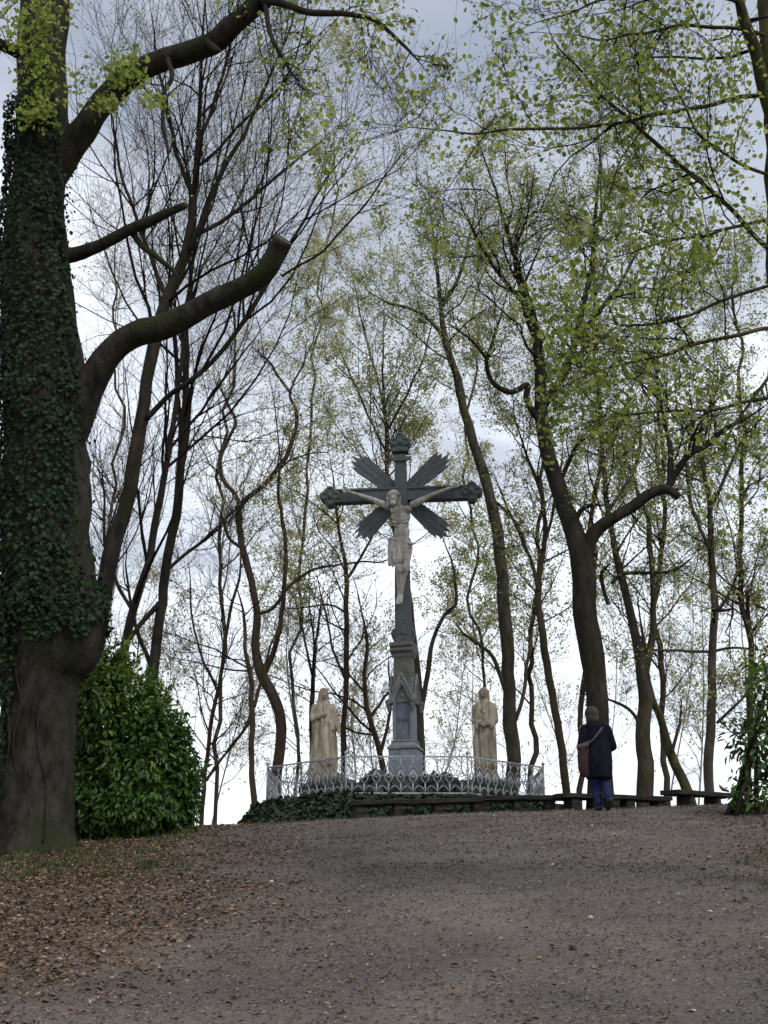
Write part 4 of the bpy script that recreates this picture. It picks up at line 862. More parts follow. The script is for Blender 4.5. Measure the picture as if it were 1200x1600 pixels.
# ivy over the terrace wall and the bank that runs out to its left
def bank():
    g = G(); V = []; Fc = []; nu, nv = 60, 14
    def bp(u, v):       # u: along from left to right, v: from foot to crown
        px = 372+u*500; Yf = 22.3+.9*(1-u)*0; q = at(px, 1290, Yf); x = q[0]; zg = float(hgt(x, Yf))-.15
        top = np.interp(px, [372, 385, 402, 450, 520, 600, 760, 872], [1292, 1276, 1260, 1251, 1246, 1250, 1252, 1262])
        zt = at(px, top, 23.3)[2]
        ph = v*math.pi/2; y = Yf+1.25*(1-math.cos(ph)); z = zg+(zt-zg)*math.sin(ph)
        k = .10*(mnoise.noise(Vector((x*2.2, y*2.2, z*2.2))))
        return (x, y-k, z+k*.5)
    for i in range(nu+1):
        for j in range(nv+1): V.append(bp(i/nu, j/nv))
    for i in range(nu):
        for j in range(nv): Fc.append((i*(nv+1)+j, (i+1)*(nv+1)+j, (i+1)*(nv+1)+j+1, i*(nv+1)+j+1))
    o = obj('bank', mesh_py('bank', V, Fc, True), M['wall_stone']); tag(o, kind='structure')
    n = 15000; Pn = []; Nn = []
    for _ in range(n):
        u = rng.random(); v = rng.random()**.7; p = np.array(bp(u, v)); e = .01
        a = np.array(bp(min(u+e, 1), v))-np.array(bp(max(u-e, 0), v)); b = np.array(bp(u, min(v+e, 1)))-np.array(bp(u, max(v-e, 0)))
        nn = np.cross(a, b); nn /= max(np.linalg.norm(nn), 1e-9)
        if nn[1] > .2: nn = -nn
        Pn.append(p+nn*rng.uniform(.01, .09)); Nn.append(nn)
    P = np.array(Pn); Nn = np.array(Nn); D = norm(np.array([0, 0, -.8])+.6*rng.normal(size=P.shape)+.3*Nn)
    o = leaves_obj('ground_ivy', P, D, norm(Nn+np.array([0, 0, .5])+.4*rng.normal(size=P.shape)), rng.uniform(.05, .10, n), M['ground_ivy'], wid=.95, droop=.1, r=rng.beta(1.6, 2.4, n))
    tag(o, 'dark ivy spreading over the bank below the fence', 'ivy', kind='stuff')
bank()

# ------------------------------------------------------------------ the monument with the crucifix
YAW = R(-4)
def lobes(n_l, d, r, start=0.0, neck=None, N=44):
    """outline of a foiled end: union of discs"""
    cs = [(d*math.cos(start+2*math.pi*k/4), d*math.sin(start+2*math.pi*k/4)) for k in range(4)] if n_l == 4 else [(d*math.cos(a), d*math.sin(a)) for a in n_l]
    pts = []
    for k in range(N):
        a = 2*math.pi*k/N; u = (math.cos(a), math.sin(a)); best = d*.75
        for c in cs:
            b = c[0]*u[0]+c[1]*u[1]; q = b*b-(c[0]**2+c[1]**2-r*r)
            if q > 0: best = max(best, b+math.sqrt(q))
        pts.append((u[0]*best, u[1]*best))
    return pts
def monument():
    PY = R(-10)
    zat = lambda py: at(632, py, CY)[2]-TZ
    S = lambda py: 1/scale_at(at(632, py, CY))
    root = thing('crucifix_monument', 'tall dark cross with pale carved figure and jagged rays on a gothic stone pedestal', 'monument', (CX+.04, CY, TZ), YAW)
    root.rotation_euler.y = R(-.7)
    def box(name, w, d, p0, p1, m, w1=None, d1=None, parent=root, bev=.012):
        g = G(); g.frustum(zat(p0), w, d, zat(p1), w1 or w, d1 or d); o = obj(name, g.mesh(name), M[m], parent)
        if bev: bevel(o, bev)
        if m.startswith('slate'): o.rotation_euler.z = PY
        return o
    k = S(1130)*.89
    box('pedestal_base', 50*k, 50*k, 1225, 1173, 'slate')
    mo = box('pedestal_moulding', 54*k, 54*k, 1173, 1168.5, 'slate_edge'); box('pedestal_moulding', 48*k, 48*k, 1168.5, 1161, 'slate', 40*k, 40*k); box('pedestal_moulding', 43*k, 43*k, 1161, 1158, 'slate_edge', 41*k, 41*k)
    w = 37*k; D = 37*k
    # shaft with a niche panel on the front: side strips, sill, head and recessed panel
    sh = box('pedestal_shaft', w, D-.12, 1158, 1060, 'slate')
    zf = -(D-.12)/2
    def slab(name, x0, x1, p0, p1, y0, y1, m): g = G(); g.box(x0, x1, y0, y1, zat(p0), zat(p1)); return bevel(obj(name, g.mesh(name), M[m], sh), .008)
    slab('niche_jamb', -w/2, -w/2+.075, 1157.5, 1098, zf-.06, zf-.001, 'slate'); slab('niche_jamb', w/2-.075, w/2, 1157.5, 1098, zf-.06, zf-.001, 'slate')
    # pointed arch head
    za = zat(1098); hw = w/2-.075; apex = zat(1076)-za; arc = [(-hw, 0)]
    for t in np.linspace(0, 1, 9)[1:]: arc.append((-hw+hw*(1-math.cos(t*math.pi/2)) if False else -hw*(1-t**1.6), apex*math.sin(t*math.pi/2)))
    arch = arc+[(-x, z) for x, z in arc[-2::-1]]
    out = [(-w/2, 0)]+arch+[(w/2, 0), (w/2, apex*1.25), (0, apex*1.9), (-w/2, apex*1.25)]
    # split the head in two halves so that each outline stays simple
    for s in (-1, 1):
        half = [(-x*s*-1 if s == 1 else x, z) for x, z in arc]
        half = [(s*-1*x if s == 1 else x, z) for x, z in arc]
        outl = half+[(0, apex*1.75), (s*w/2, apex*1.05), (s*w/2, 0)]
        obj('niche_head', G().prism([(x, z+za) for x, z in outl], zf-.06, zf-.001).mesh('niche_head'), M['slate'], sh)
    slab('niche_panel', -hw, hw, 1157, 1078, zf-.014, zf-.002, 'dark_recess')
    gg = G(); gg.ell((0, zf-.035, zat(1090)), (.045, .035, .055), 10, 7); gg.ell((0, zf-.03, zat(1096)), (.07, .02, .03), 10, 6); obj('niche_carving', gg.mesh('niche_carving', True), M['slate_edge'], sh)
    # worn inscription marks on the panel
    g = G(); zi = zat(1129)
    for (x0, z0, x1, z1) in ((-.12, .06, -.05, .06), (-.05, .06, -.085, -.06), (.0, -.06, .0, .06), (.0, .06, .045, -.01), (.045, -.01, .09, .06), (.09, .06, .09, -.06)):
        g.tube([(x0, zf-.016, zi+z0), (x1, zf-.016, zi+z1)], .011, 4)
    obj('inscription', g.mesh('inscription'), M['iron'], sh)
    # gables on the four faces, each with pale raking edges
    for q in range(4):
        gz0 = zat(1100); gz1 = zat(1056); gw = w*.66
        e = obj('gable', G().prism([(-gw, gz0-.02), (gw, gz0-.02), (0, gz1)], -D/2-.045, -D/2+.03).mesh('gable'), M['slate_moss' if q else 'slate'], root, (0, 0, 0), (0, 0, PY+q*math.pi/2))
        if q == 0:     # the front gable is open below over the niche
            me = G().prism([(-gw, gz0-.02), (-w*.47, gz0-.02), (0, gz1-.20), (0, gz1)], -D/2-.045, -D/2+.03).prism([(gw, gz0-.02), (0, gz1), (0, gz1-.20), (w*.47, gz0-.02)], -D/2-.045, -D/2+.03).mesh('gable')
            me.materials.append(M['slate']); e.data = me
        for s in (-1, 1):
            obj('raking_edge', G().tube([(s*gw*1.04, -D/2-.05, gz0-.04), (0, -D/2-.05, gz1+.02)], .026, 4).mesh('raking_edge'), M['slate_edge'], e)
        # carved corbel at the gable foot
        g = G(); g.cap((-gw, -D/2-.01, gz0-.05), .06, (-gw, -D/2-.01, gz0-.17), .03, 8); g.ell((-gw*1.02, -D/2-.02, gz0+.02), (.07, .07, .06), 8, 6); obj('corbel', g.mesh('corbel', True), M['slate_moss'], e)
    box('pedestal_neck', 35*k, 35*k, 1100, 1027, 'slate_moss', 31*k, 31*k)
    box('capital', 33*k, 33*k, 1029, 1024, 'slate_edge', 40*k, 40*k); cp = box('capital', 41*k, 41*k, 1024, 1006, 'slate_moss', 43*k, 43*k)
    rr = random.Random(2)
    for i in range(14):    # leaf bosses carved on the capital
        a = i % 7; fx = (-18+6*a)*k; o = obj('boss', G().ell((0, 0, 0), (.05, .04, .05), 8, 6).mesh('boss', True), M['slate_moss'], cp, (fx, -21.5*k, zat(1019 if i < 7 else 1011)))
    # cross shaft, beam, foiled ends
    kc = S(800); sw = 21*kc; sdp = 19*kc
    shaft = box('cross_shaft', sw*1.22, sdp*1.1, 1006, 712, 'iron', sw*.86, sdp*.86)
    zc = zat(773.5); bh = 17*kc
    g = G(); g.box(-108*kc, 108*kc, -sdp*.36, sdp*.36, zc-bh/2, zc+bh/2); beam = bevel(obj('cross_beam', g.mesh('cross_beam'), M['iron'], root), .01)
    for s in (-1, 1):
        g = G(); g.box(-108*kc, 108*kc, -sdp*.36-.03, sdp*.36+.03, zc+s*(bh/2+.012)-.022, zc+s*(bh/2+.012)+.022); obj('beam_rim', g.mesh('beam_rim'), M['iron'], beam)
    def foil(cx, cz, d, r, lobes_at, name='foiled_end'):
        pts = [(cx+x, cz+z) for x, z in lobes(lobes_at, d, r)]
        o = obj(name, G().prism(pts, -sdp*.5, sdp*.5).mesh(name), M['iron'], root); bevel(o, .015)
        for a in lobes_at:
            ring = [(cx+d*math.cos(a)+r*.62*math.cos(t), -sdp*.5-.004, cz+d*math.sin(a)+r*.62*math.sin(t)) for t in np.linspace(0, 2*math.pi, 13)]
            obj('foil_ring', G().tube(ring, .02, 5, False).mesh('foil_ring', True), M['iron'], o)
        obj('foil_boss', G().ell((cx, -sdp*.5, cz), (.07, .05, .07), 10, 6).mesh('foil_boss', True), M['iron'], o)
        return o
    foil(-111*kc, zc, .125, .115, (R(90), R(180), R(270), 0)); foil(111*kc, zc, .125, .115, (R(90), 0, R(270), R(180)))
    foil(0, zat(693), .125, .115, (R(90), R(180), 0, R(270)))
    foil(0, zat(991), .14, .13, (R(90), R(180), 0, R(225), R(315)))
    g = G(); g.box(-sw*.62, sw*.62, -sdp*.56, sdp*.56, zat(708), zat(702)); bevel(obj('shaft_collar', g.mesh('shaft_collar'), M['iron'], shaft), .008)
    # inscription plate across the head of the cross
    g = G(); g.prism([(-.27, -.03), (-.22, .0), (-.27, .035), (-.16, .055), (.16, .055), (.27, .035), (.22, 0), (.27, -.03), (.16, -.05), (-.16, -.05)], -sdp*.58, -sdp*.44)
    g.V = [(x, y, z+zat(720)) for x, y, z in g.V]; obj('title_plate', g.mesh('title_plate'), M['iron'], shaft)
    # four bundles of rays with jagged tips
    for q, (sx, sz, L) in enumerate(((-1, 1, 94), (1, 1, 94), (-1, -1, 92), (1, -1, 94))):
        Lm = L*kc*1.03; hw0 = .14; hw1 = .222; tips = [(-hw1*1.0, .80), (-hw1*.92, .93), (-hw1*.62, .88), (-hw1*.5, 1.0), (-hw1*.1, .93), (hw1*.02, 1.07), (hw1*.4, .93), (hw1*.55, 1.02), (hw1*.72, .86), (hw1*.95, .92), (hw1, .78)]
        rr = random.Random(q+5); pts = [(-hw0, .1*Lm)]+[(x, (t+rr.uniform(-.035, .03))*Lm) for x, t in tips]+[(hw0, .1*Lm)]
        ang = math.atan2(sz*1.0, sx*1.0)-math.pi/2; ang += (.06 if sz > 0 else -.02)*sx*-1
        ro = obj('ray_bundle', None if False else G().prism([(x*math.cos(ang)-y*math.sin(ang), zc+x*math.sin(ang)+y*math.cos(ang)) for x, y in pts], .02, .06).mesh('ray_bundle'), M['iron'], root)
        for j in range(2):
            x = (-.35+.7*j); a0 = (x*hw0, .15*Lm); a1 = (x*hw1, .93*Lm)
            f = lambda p: (p[0]*math.cos(ang)-p[1]*math.sin(ang), .018, zc+p[0]*math.sin(ang)+p[1]*math.cos(ang))
            obj('ray_rib', G().tube([f(a0), f(a1)], [.006, .009], 4).mesh('ray_rib'), M['iron'], ro)
    # the carved figure
    def q(px, py, y): return Vector(((px-631)*kc, y, zat(py)))
    yb = -sdp*.5-.10; g = G()
    g.ell(q(621, 787, yb-.20), (.115, .135, .16)); g.cap(q(624, 793, yb-.14), .075, q(629, 802, yb-.06), .085)          # head sunk forward, neck
    g.ell(q(621, 790, yb-.33), (.022, .035, .03), 8, 6); g.ell(q(620, 797, yb-.27), (.07, .07, .075))                    # nose, beard
    for px in (618, 624): g.ell(q(px, 785.5, yb-.315), (.022, .016, .012), 8, 6)                                          # brows
    for (a, b, c, d_) in ((613, 797, 583, 782), (650, 795, 680, 780)):
        hx = 551 if a < 631 else 712; hz = 770.5 if a < 631 else 768.5
        g.cap(q(a, b, yb-.03), .088, q(c, d_, yb+.02), .058); g.cap(q(c, d_, yb+.02), .056, q(hx, hz, yb+.03), .036)
        s = -1 if a < 631 else 1
        g.cap(q(hx, hz, yb+.03), .045, q(hx+s*5, hz-2, yb+.03), .05)
        for f in range(4): g.cap(q(hx+s*5, hz-3.5+f*1.7, yb+.02), .019, q(hx+s*(11-abs(f-1.3)), hz-5.5+f*2.2, yb-.02), .013, 8)
        g.cap(q(hx+s*3, hz-3, yb), .02, q(hx+s*6, hz-7.5, yb-.03), .014, 8)
    g.ell(q(631, 812, yb-.03), (.215, .16, .26)); g.ell(q(622, 805, yb-.13), (.11, .07, .09)); g.ell(q(641, 804, yb-.13), (.11, .07, .09))   # rib cage, chest
    g.ell(q(632, 838, yb-.03), (.175, .125, .27)); g.ell(q(632, 858, yb-.02), (.2, .145, .18))                            # waist, hips
    for r_ in range(4):
        for s in (-1, 1): g.cap(q(631+s*5, 815+r_*5, yb-.165+.01*r_), .02, q(631+s*13, 812+r_*5, yb-.10), .018, 8)           # ribs
    g.cap(q(625, 862, yb-.04), .125, q(628, 901, yb-.24), .09); g.cap(q(628, 901, yb-.24), .082, q(627, 936, yb-.05), .05)
    g.cap(q(640, 862, yb-.04), .125, q(636, 899, yb-.22), .09); g.cap(q(636, 899, yb-.22), .08, q(629, 934, yb-.02), .05)
    g.cap(q(627, 936, yb-.05), .052, q(624, 949, yb-.18), .045); g.cap(q(629, 934, yb-.02), .05, q(629, 948, yb-.16), .045)
    for f in range(5): g.cap(q(622+f*1.4, 948.5, yb-.18), .02, q(622+f*1.4, 951.5, yb-.22), .014, 8)
    fig = fuse('carved_figure', g, .016, 3, M['corpus'], root); fig['label'] = 'pale carved figure with outstretched arms and bowed head'
    g = G(); zt = zat(848); zb = zat(886)
    g.loft([(zb-.06, -.03, yb-.2, .13, .10, 2.2), (zb+.05, -.01, yb-.17, .185, .15, 1.8), (zb+.2, .01, yb-.11, .205, .175, 1.5), (zt-.18, .0, yb-.05, .21, .175, 1.2), (zt-.02, .0, yb-.03, .2, .165, .6), (zt+.03, .0, yb-.02, .185, .15, .3)], 44, 8, .075, 4)
    for j in range(6): g.cap(q(617+j*.5, 852+j*4, yb-.19), .022, q(647-j*1.5, 858+j*6, yb-.17-.012*j), .024, 8)
    g.cap(q(616, 850, yb-.12), .075, q(614, 868, yb-.12), .06); g.cap(q(614, 866, yb-.12), .06, q(613, 888, yb-.10), .045); g.cap(q(617, 868, yb-.15), .05, q(618, 892, yb-.15), .03)
    g.cap(q(617, 850, yb-.18), .04, q(648, 858, yb-.15), .04)
    fuse('loincloth', g, .016, 4, M['corpus'], fig)
    g = G(); g.ell(q(621, 782, yb-.17), (.135, .14, .12)); g.cap(q(613, 786, yb-.14), .06, q(612, 799, yb-.16), .035); g.cap(q(629, 786, yb-.12), .05, q(630, 799, yb-.12), .03)
    for j in range(18):
        a = j/18*6.283; c = q(621, 783, yb-.18); g.cap(c+Vector((.125*math.cos(a), .13*math.sin(a), .02*math.sin(3*a))), .022, c+Vector((.13*math.cos(a+.4), .135*math.sin(a+.4), .02*math.cos(4*a))), .02, 6)
    fuse('hair_and_crown', g, .014, 1, M['corpus'], fig)
    # nails
    for hx, hz in ((554, 770), (709, 768)):
        obj('nail', G().tube([q(hx, hz, yb-.05), q(hx, hz, yb+.1)], .012, 6).mesh('nail'), M['iron'], fig)
monument()

# ------------------------------------------------------------------ the two statues
def statue_left():
    Y = CY-.9; b = at(505, 1207, Y); Hh = at(505, 1075, Y)[2]-b[2]; k = Hh/1.70
    x0 = b[0]-CX; zr = TZ+MZ(x0, -.9)
    root = thing('robed_statue', 'weathered sandstone statue of a veiled robed woman, left of the cross', 'statue', b, R(12))
    g = G(); Z = lambda v: v*k
    # gown and mantle
    g.loft([(0, 0, 0, .285, .235, 1.4), (Z(.12), 0, 0, .29, .24, 1.5), (Z(.4), .0, 0, .29, .24, 1.4), (Z(.7), .01, 0, .27, .22, 1.1), (Z(.95), .0, 0, .255, .19, .8), (Z(1.15), -.01, 0, .235, .165, .5), (Z(1.30), -.02, 0, .21, .14, .3), (Z(1.39), -.02, 0, .13, .11, .2), (Z(1.43), -.02, 0, .07, .07, 0)], 60, 8, .055, 3)
    # veil down to the shoulders
    g.loft([(Z(1.22), -.03, .05, .2, .12, 1), (Z(1.36), -.025, .04, .155, .13, 1), (Z(1.48), -.02, .02, .125, .135, .6), (Z(1.60), -.015, .0, .115, .13, .3), (Z(1.67), -.015, 0, .09, .105, .2), (Z(1.70), -.015, 0, .04, .05, 0)], 32, 6, .03, 8)
    g.ell((-.01, -.055, Z(1.545)), (.078, .095, .11)); g.ell((-.005, -.15, Z(1.535)), (.016, .025, .028), 8, 6); g.ell((-.005, -.125, Z(1.49)), (.035, .03, .02), 8, 6)
    for s in (-1, 1): g.ell((s*.03, -.128, Z(1.565)), (.024, .016, .011), 8, 6)
    # her left arm hangs out to the side, the right hand is laid on the breast
    g.cap((.185, 0, Z(1.30)), .085, (.27, -.03, Z(1.02)), .085); g.cap((.27, -.03, Z(1.02)), .08, (.30, -.12, Z(.86)), .055)
    g.cap((.30, -.12, Z(.86)), .035, (.315, -.16, Z(.82)), .034)
    for f in range(4): g.cap((.295+.014*f, -.17, Z(.81)), .013, (.30+.014*f, -.2, Z(.755+.008*abs(f-1.5))), .010, 6)
    g.cap((.285, -.15, Z(.83)), .013, (.27, -.19, Z(.80)), .01, 6)
    g.cap((-.21, 0, Z(1.29)), .085, (-.245, -.08, Z(1.06)), .085); g.cap((-.245, -.08, Z(1.06)), .075, (-.06, -.2, Z(1.12)), .05)
    g.cap((-.06, -.2, Z(1.12)), .038, (-.01, -.21, Z(1.145)), .036)
    for f in range(4): g.cap((.0, -.215, Z(1.165-.018*f)), .013, (.055-.006*abs(f-1.2), -.215, Z(1.185-.018*f)), .010, 6)
    g.cap((-.03, -.225, Z(1.165)), .014, (-.005, -.235, Z(1.205)), .01, 6)
    # deep folds of the mantle
    rr = random.Random(6)
    for j in range(15):
        a = rr.uniform(-2.9, -.2); x = .25*math.cos(a); y = .21*math.sin(a); z1 = Z(rr.uniform(.7, 1.1)); g.cap((x*.9, y*.92, z1), .028, (x*1.09+rr.uniform(-.05, .05), y*1.07, Z(rr.uniform(.02, .25))), .036, 8)
    for j in range(5): g.cap((-.24, -.06, Z(1.0-.11*j)), .03, (.2-.03*j, -.20, Z(.82-.14*j)), .026, 8)
    g.cap((-.2, -.05, Z(1.3)), .04, (.02, -.17, Z(.98)), .035, 8); g.cap((.17, -.05, Z(1.3)), .04, (.02, -.17, Z(.98)), .035, 8)
    fg = fuse('figure', g, .014, 1, M['sandstone'], root); fg.scale = (.93, .93, 1)
    g = G(); h = b[2]-zr+.1; rr = random.Random(1)
    n = 14; g.loft([(-h, 0, 0, .33, .30), (-h*.5, 0, 0, .33, .29), (-.03, 0, 0, .31, .27), (.012, 0, 0, .29, .25)], n, 3, .05, 2); obj('plinth', g.mesh('plinth'), M['sandstone'], root)
def statue_right():
    Y = CY-.9; b = at(760, 1209, Y); Hh = at(760, 1074, Y)[2]-b[2]; k = Hh/1.75
    x0 = b[0]-CX; zr = TZ+MZ(x0, -.9)
    root = thing('robed_statue', 'weathered sandstone statue of a man with clasped hands, right of the cross', 'statue', b, R(-10))
    g = G(); Z = lambda v: v*k
    g.loft([(0, 0, 0, .235, .215, 1.3), (Z(.12), 0, 0, .24, .22, 1.4), (Z(.45), 0, 0, .24, .215, 1.3), (Z(.75), 0, 0, .235, .205, 1.1), (Z(1.0), 0, 0, .23, .185, .8), (Z(1.2), .0, 0, .225, .165, .4), (Z(1.36), .0, 0, .205, .14, .3), (Z(1.44), .0, 0, .12, .1, .2), (Z(1.48), 0, 0, .065, .065, 0)], 60, 7, .05, 12)
    g.cap((0, 0, Z(1.44)), .062, (-.01, -.02, Z(1.54)), .06)
    g.ell((-.015, -.035, Z(1.62)), (.085, .105, .125)); g.ell((-.045, -.135, Z(1.61)), (.016, .026, .03), 8, 6); g.ell((-.035, -.115, Z(1.555)), (.035, .03, .02), 8, 6)
    for s in (-1, 1): g.ell((-.035+s*.03, -.118, Z(1.645)), (.024, .016, .011), 8, 6)
    g.ell((-.01, .0, Z(1.655)), (.10, .115, .105))
    for s in (-1, 1): g.cap((-.01+s*.085, .01, Z(1.66)), .04, (s*.08, .03, Z(1.48)), .04)
    g.cap((0, .06, Z(1.66)), .07, (0, .07, Z(1.46)), .06)
    # arms folded down to clasped hands
    for s in (-1, 1):
        g.cap((s*.19, 0, Z(1.34)), .085, (s*.225, -.07, Z(1.06)), .082); g.cap((s*.225, -.07, Z(1.06)), .078, (s*.05, -.23, Z(.965)), .05); g.cap((s*.05, -.23, Z(.965)), .04, (s*.005, -.25, Z(.95)), .04)
        for f in range(4): g.cap((s*.02, -.265, Z(.975-.017*f)), .013, (-s*.035, -.285, Z(.965-.017*f)), .011, 6)
        g.cap((s*.02, -.26, Z(.98)), .014, (-s*.01, -.285, Z(1.0)), .011, 6)
        # mantle edge falling from the shoulder
        g.cap((s*.13, -.1, Z(1.40)), .05, (s*.175, -.17, Z(.9)), .05); g.cap((s*.19, -.12, Z(1.0)), .055, (s*.185, -.18, Z(.1)), .045)
    rr = random.Random(16)
    for j in range(12):
        a = rr.uniform(-2.9, -.2); x = .2*math.cos(a); y = .18*math.sin(a); z1 = Z(rr.uniform(.6, .92)); g.cap((x*.95, y*.95, z1), .025, (x*1.12+rr.uniform(-.03, .03), y*1.12, Z(rr.uniform(.02, .15))), .034, 8)
    for j in range(4): g.cap((-.12, -.14, Z(1.3-.07*j)), .018, (.12, -.145, Z(1.3-.07*j)), .018, 8) if j % 2 else g.cap((-.1, -.145, Z(1.3-.07*j)), .016, (.0, -.17, Z(1.22-.07*j)), .018, 8)
    fg = fuse('figure', g, .014, 1, M['sandstone'], root); fg.scale = (.93, .93, 1)
    g = G(); h = b[2]-zr+.1
    g.loft([(-h, 0, 0, .30, .28), (-h*.5, 0, 0, .30, .28), (-.03, 0, 0, .275, .255), (.012, 0, 0, .25, .235)], 14, 3, .05, 5); obj('plinth', g.mesh('plinth'), M['sandstone'], root)
statue_left(); statue_right()

# ------------------------------------------------------------------ benches along the hilltop
def bench(label, A, B, YA, YB, legs, seed):
    a = Vector(at(*A, YA)); b = Vector(at(*B, YB)); mid = (a+b)/2; zg = float(hgt(mid.x, mid.y)); d = b-a; L = d.length; rr = random.Random(seed)
    root = thing('bench', label, 'bench', (mid.x, mid.y, zg), math.atan2(d.y, d.x), 'weathered benches along the hilltop')
    tilt = math.atan2(d.z, math.hypot(d.x, d.y)); zt = mid.z-zg
    for j in range(2):      # two rough planks side by side
        g = G(); n = 9; y0 = -.17+.18*j; y1 = y0+.165; V = []
        for i in range(n+1):
            u = -L/2+L*i/n; z = zt+u*math.tan(tilt)+rr.uniform(-.006, .006); t = .075+rr.uniform(-.006, .008)
            V += [(u, y0+rr.uniform(-.006, .006), z-t), (u, y1+rr.uniform(-.006, .006), z-t), (u, y1, z), (u, y0, z)]
        Fc = [(i*4+k, i*4+(k+1) % 4, i*4+4+(k+1) % 4, i*4+4+k) for i in range(n) for k in range(4)]+[(3, 2, 1, 0), (n*4, n*4+1, n*4+2, n*4+3)]
        bevel(obj('seat_plank', mesh_py('seat_plank', V, Fc), M['bench'], root), .008)
    for u in legs:
        x = -L/2+L*u; ct = Vector((x*math.cos(root.rotation_euler.z)+mid.x, x*math.sin(root.rotation_euler.z)+mid.y, 0)); z0 = float(hgt(ct.x, ct.y))-zg-.12; z1 = zt+x*math.tan(tilt)-.078
        w = rr.uniform(.11, .16); g = G(); g.frustum(z0, w*1.15, .30, z1, w, .27, x, -.0); bevel(obj('leg', g.mesh('leg'), M['bench'], root), .015)
bench('long dark bench below the monument, in front of the ivy bank', (548, 1252), (752, 1247), 21.0, 21.4, (.06, .35, .66, .95), 1)
bench('dark bench below the right statue, left of the person', (744, 1245), (906, 1243), 21.5, 21.6, (.07, .38, .70, .93), 2)
bench('dark bench directly in front of the person, behind their legs', (872, 1240), (1042, 1246), 21.2, 22.0, (.12, .32, .48, .62, .9), 3)
bench('last dark bench nearest the right-hand shrub, tilted', (1046, 1234), (1136, 1241), 21.0, 22.6, (.25, .72), 4)

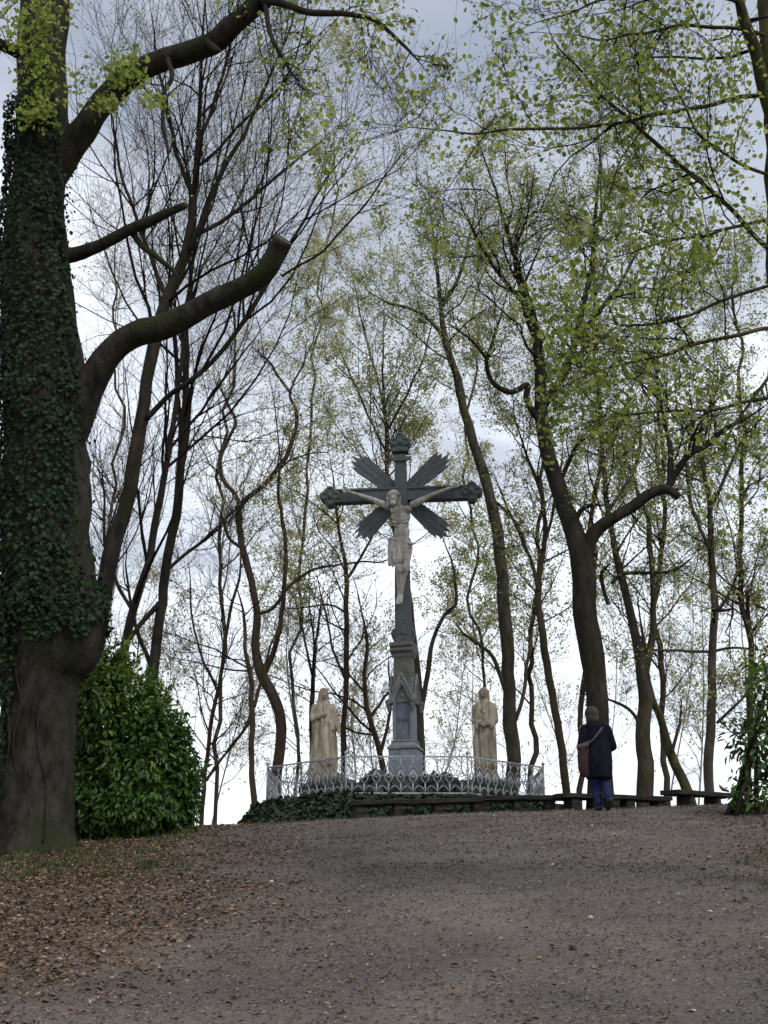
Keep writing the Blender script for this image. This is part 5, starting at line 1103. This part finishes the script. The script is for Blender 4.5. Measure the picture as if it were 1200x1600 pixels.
# ------------------------------------------------------------------ the person walking up to the benches
def person():
    Y = 19.35; f = at(940, 1280, Y); f[2] = float(hgt(f[0], f[1])); Hh = at(930, 1107, Y)[2]-f[2]; k = Hh/1.64
    root = thing('person', 'person seen from behind in long dark coat and blue jeans, walking towards the benches', 'person', f, R(4))
    Z = lambda v: v*k; X = lambda px: (px-937)/scale_at(np.array([f[0], Y, f[2]+.8]))
    hd = Vector((X(930), .03, Z(1.53)))
    # body: head with face, neck, trunk, arms bent forward, hands, legs
    g = G(); g.ell(hd, (.075, .095, .115)); g.cap(hd+Vector((0, 0, -.05)), .05, (X(931), .0, Z(1.36)), .055)
    g.ell(hd+Vector((0, .10, -.01)), (.013, .022, .024), 8, 6); g.ell(hd+Vector((0, .082, -.055)), (.026, .018, .012), 8, 6)
    for s in (-1, 1): g.ell(hd+Vector((s*.03, .083, .015)), (.016, .012, .009), 8, 6); g.ell(hd+Vector((s*.076, .0, -.01)), (.012, .022, .032), 8, 6)
    g.ell((X(934), 0, Z(1.2)), (.17, .11, .2)); g.ell((X(936), 0, Z(.92)), (.16, .11, .16))
    for s in (-1, 1):
        sh = Vector((X(934)+s*.18, 0, Z(1.31))); el = Vector((X(934)+s*.25, -.02, Z(1.03))); wr = Vector((X(934)+s*.12, .20, Z(.96)))
        g.cap(sh, .055, el, .045); g.cap(el, .042, wr, .028); hp = wr+Vector((-s*.05, .05, 0)); g.cap(wr, .028, hp, .035)
        for q in range(4): g.cap(hp+Vector((-s*.015, .02, .028-.018*q)), .0095, hp+Vector((-s*.055, .03-.006*abs(q-1), .022-.018*q)), .0085, 6); g.cap(hp+Vector((-s*.055, .03, .022-.018*q)), .0085, hp+Vector((-s*.07, .0, .02-.018*q)), .0075, 6)
        g.cap(hp+Vector((0, .0, .03)), .0105, hp+Vector((-s*.03, .02, .058)), .009, 6)
    hipL, hipR = Vector((X(929)+.01, 0, Z(.84))), Vector((X(945), 0, Z(.84)))
    kL, kR = Vector((X(930), .05, Z(.46))), Vector((X(946), .02, Z(.46))); aL, aR = Vector((X(934), .0, Z(.09))), Vector((X(945), -.20, Z(.14)))
    for h_, kn, an in ((hipL, kL, aL), (hipR, kR, aR)): g.cap(h_, .08, kn, .055); g.cap(kn, .052, an, .035)
    fuse('body', g, .011, 1, M['skin'], root)
    g = G(); g.ell(hd+Vector((0, -.02, .025)), (.108, .115, .118)); g.ell(hd+Vector((0, -.045, -.05)), (.10, .085, .11)); g.cap(hd+Vector((0, -.04, -.06)), .075, hd+Vector((.0, -.03, -.14)), .06)
    fuse('hair', g, .010, 2, M['hair'], root)
    # coat: skirted loft, sleeves, hood lying on the shoulders
    g = G(); c = X(935); rx = lambda a, b: (X(b)-X(a))/2; cx = lambda a, b: (X(b)+X(a))/2
    rg = [(.50, 914, 958, .165), (.56, 913, 959, .175), (.70, 911, 960, .18), (.85, 911, 960, .175), (1.0, 913, 959, .155), (1.12, 915, 957, .145), (1.22, 915, 957, .14), (1.30, 917, 955, .125), (1.36, 922, 949, .105), (1.40, 926, 943, .08)]
    g.loft([(Z(z), cx(a, b), 0.0, rx(a, b)*.93, d, 1 if z < .9 else .4) for z, a, b, d in rg], 44, 5, .035, 7)
    for s in (-1, 1):
        sh = Vector((X(935)+s*.17, 0, Z(1.295))); el = Vector((X(935)+s*.235, -.03, Z(1.02))); wr = Vector((X(935)+s*.15, .17, Z(.97))); g.cap(sh, .078, el, .07); g.cap(el, .068, wr, .052)
    g.cap((X(924), -.05, Z(1.345)), .06, (X(944), -.05, Z(1.345)), .06); g.ell((X(934), -.085, Z(1.30)), (.12, .055, .085)); g.cap((X(927), .0, Z(1.375)), .06, (X(939), .0, Z(1.375)), .06)
    co = fuse('coat', g, .014, 2, M['coat'], root)
    g = G()
    for h_, kn, an in ((hipL, kL, aL), (hipR, kR, aR)): g.cap(h_, .10, kn, .08); g.cap(kn, .078, an+Vector((0, 0, .02)), .062); g.cap(an+Vector((0, 0, .06)), .064, an+Vector((0, -.005, .02)), .066)
    for (kn, an) in ((kL, aL), (kR, aR)):
        for j in range(4): t = .2+.2*j; p = kn.lerp(an, t); g.cap(p+Vector((-.05, -.045, .0)), .014, p+Vector((.05, -.05, .025)), .014, 6)
    fuse('trousers', g, .011, 1, M['jeans'], root)
    for an, lift in ((aL, 0), (aR, .0)):
        g = G()
        if an is aL: g.cap(an+Vector((0, -.04, -.045)), .045, an+Vector((-.01, .17, -.055)), .038); g.cap(an, .05, an+Vector((0, -.02, -.04)), .046)
        else: g.cap(an+Vector((0, -.06, .0)), .045, an+Vector((.0, .08, -.10)), .04); g.cap(an+Vector((0, 0, .02)), .05, an+Vector((0, -.05, .0)), .046)
        fuse('shoe', g, .010, 1, M['shoe'], root)
    # bag hanging on the left hip, strap over the right shoulder
    bx = X(914); bo = thing('shoulder_bag', 'reddish shoulder bag at the left hip of the person in the dark coat', 'bag', (f[0]+bx, f[1]-.06, f[2]+Z(.5)), R(4))
    g = G(); g.loft([(Z(.06), .01, 0, .085, .06), (Z(.02)+.0, .01, 0, .05, .04)][::-1]+[(Z(.15), .0, 0, .10, .075), (Z(.35), -.005, 0, .10, .075), (Z(.50), .0, -.01, .095, .065), (Z(.54), .01, -.01, .07, .045)], 24, 3, .03, 4); fuse('pouch', g, .012, 2, M['bag'], bo)
    g = G(); g.cap((-.09, -.03, Z(.50)), .028, (.10, -.10, Z(.58)), .02); g.cap((-.095, -.02, Z(.47)), .022, (.04, -.085, Z(.52)), .022); fuse('flap', g, .010, 1, M['bag_flap'], bo)
    o0 = Vector(bo.location)-Vector(f); g = G()
    w = [Vector((X(925), -.19, Z(1.09))), Vector((X(932), -.185, Z(1.17))), Vector((X(938), -.18, Z(1.245))), Vector((X(944), -.13, Z(1.325))), Vector((X(947), -.03, Z(1.37)))]
    V = []; Fc = []
    for p in w: V += [p-o0+Vector((-.013, 0, .006)), p-o0+Vector((.013, 0, -.006)), p-o0+Vector((.013, .02, -.006)), p-o0+Vector((-.013, .02, .006))]
    for i in range(len(w)-1): Fc += [(i*4+q, i*4+(q+1) % 4, i*4+4+(q+1) % 4, i*4+4+q) for q in range(4)]
    obj('strap', mesh_py('strap', V, Fc, False), M['strap'], bo)
person()
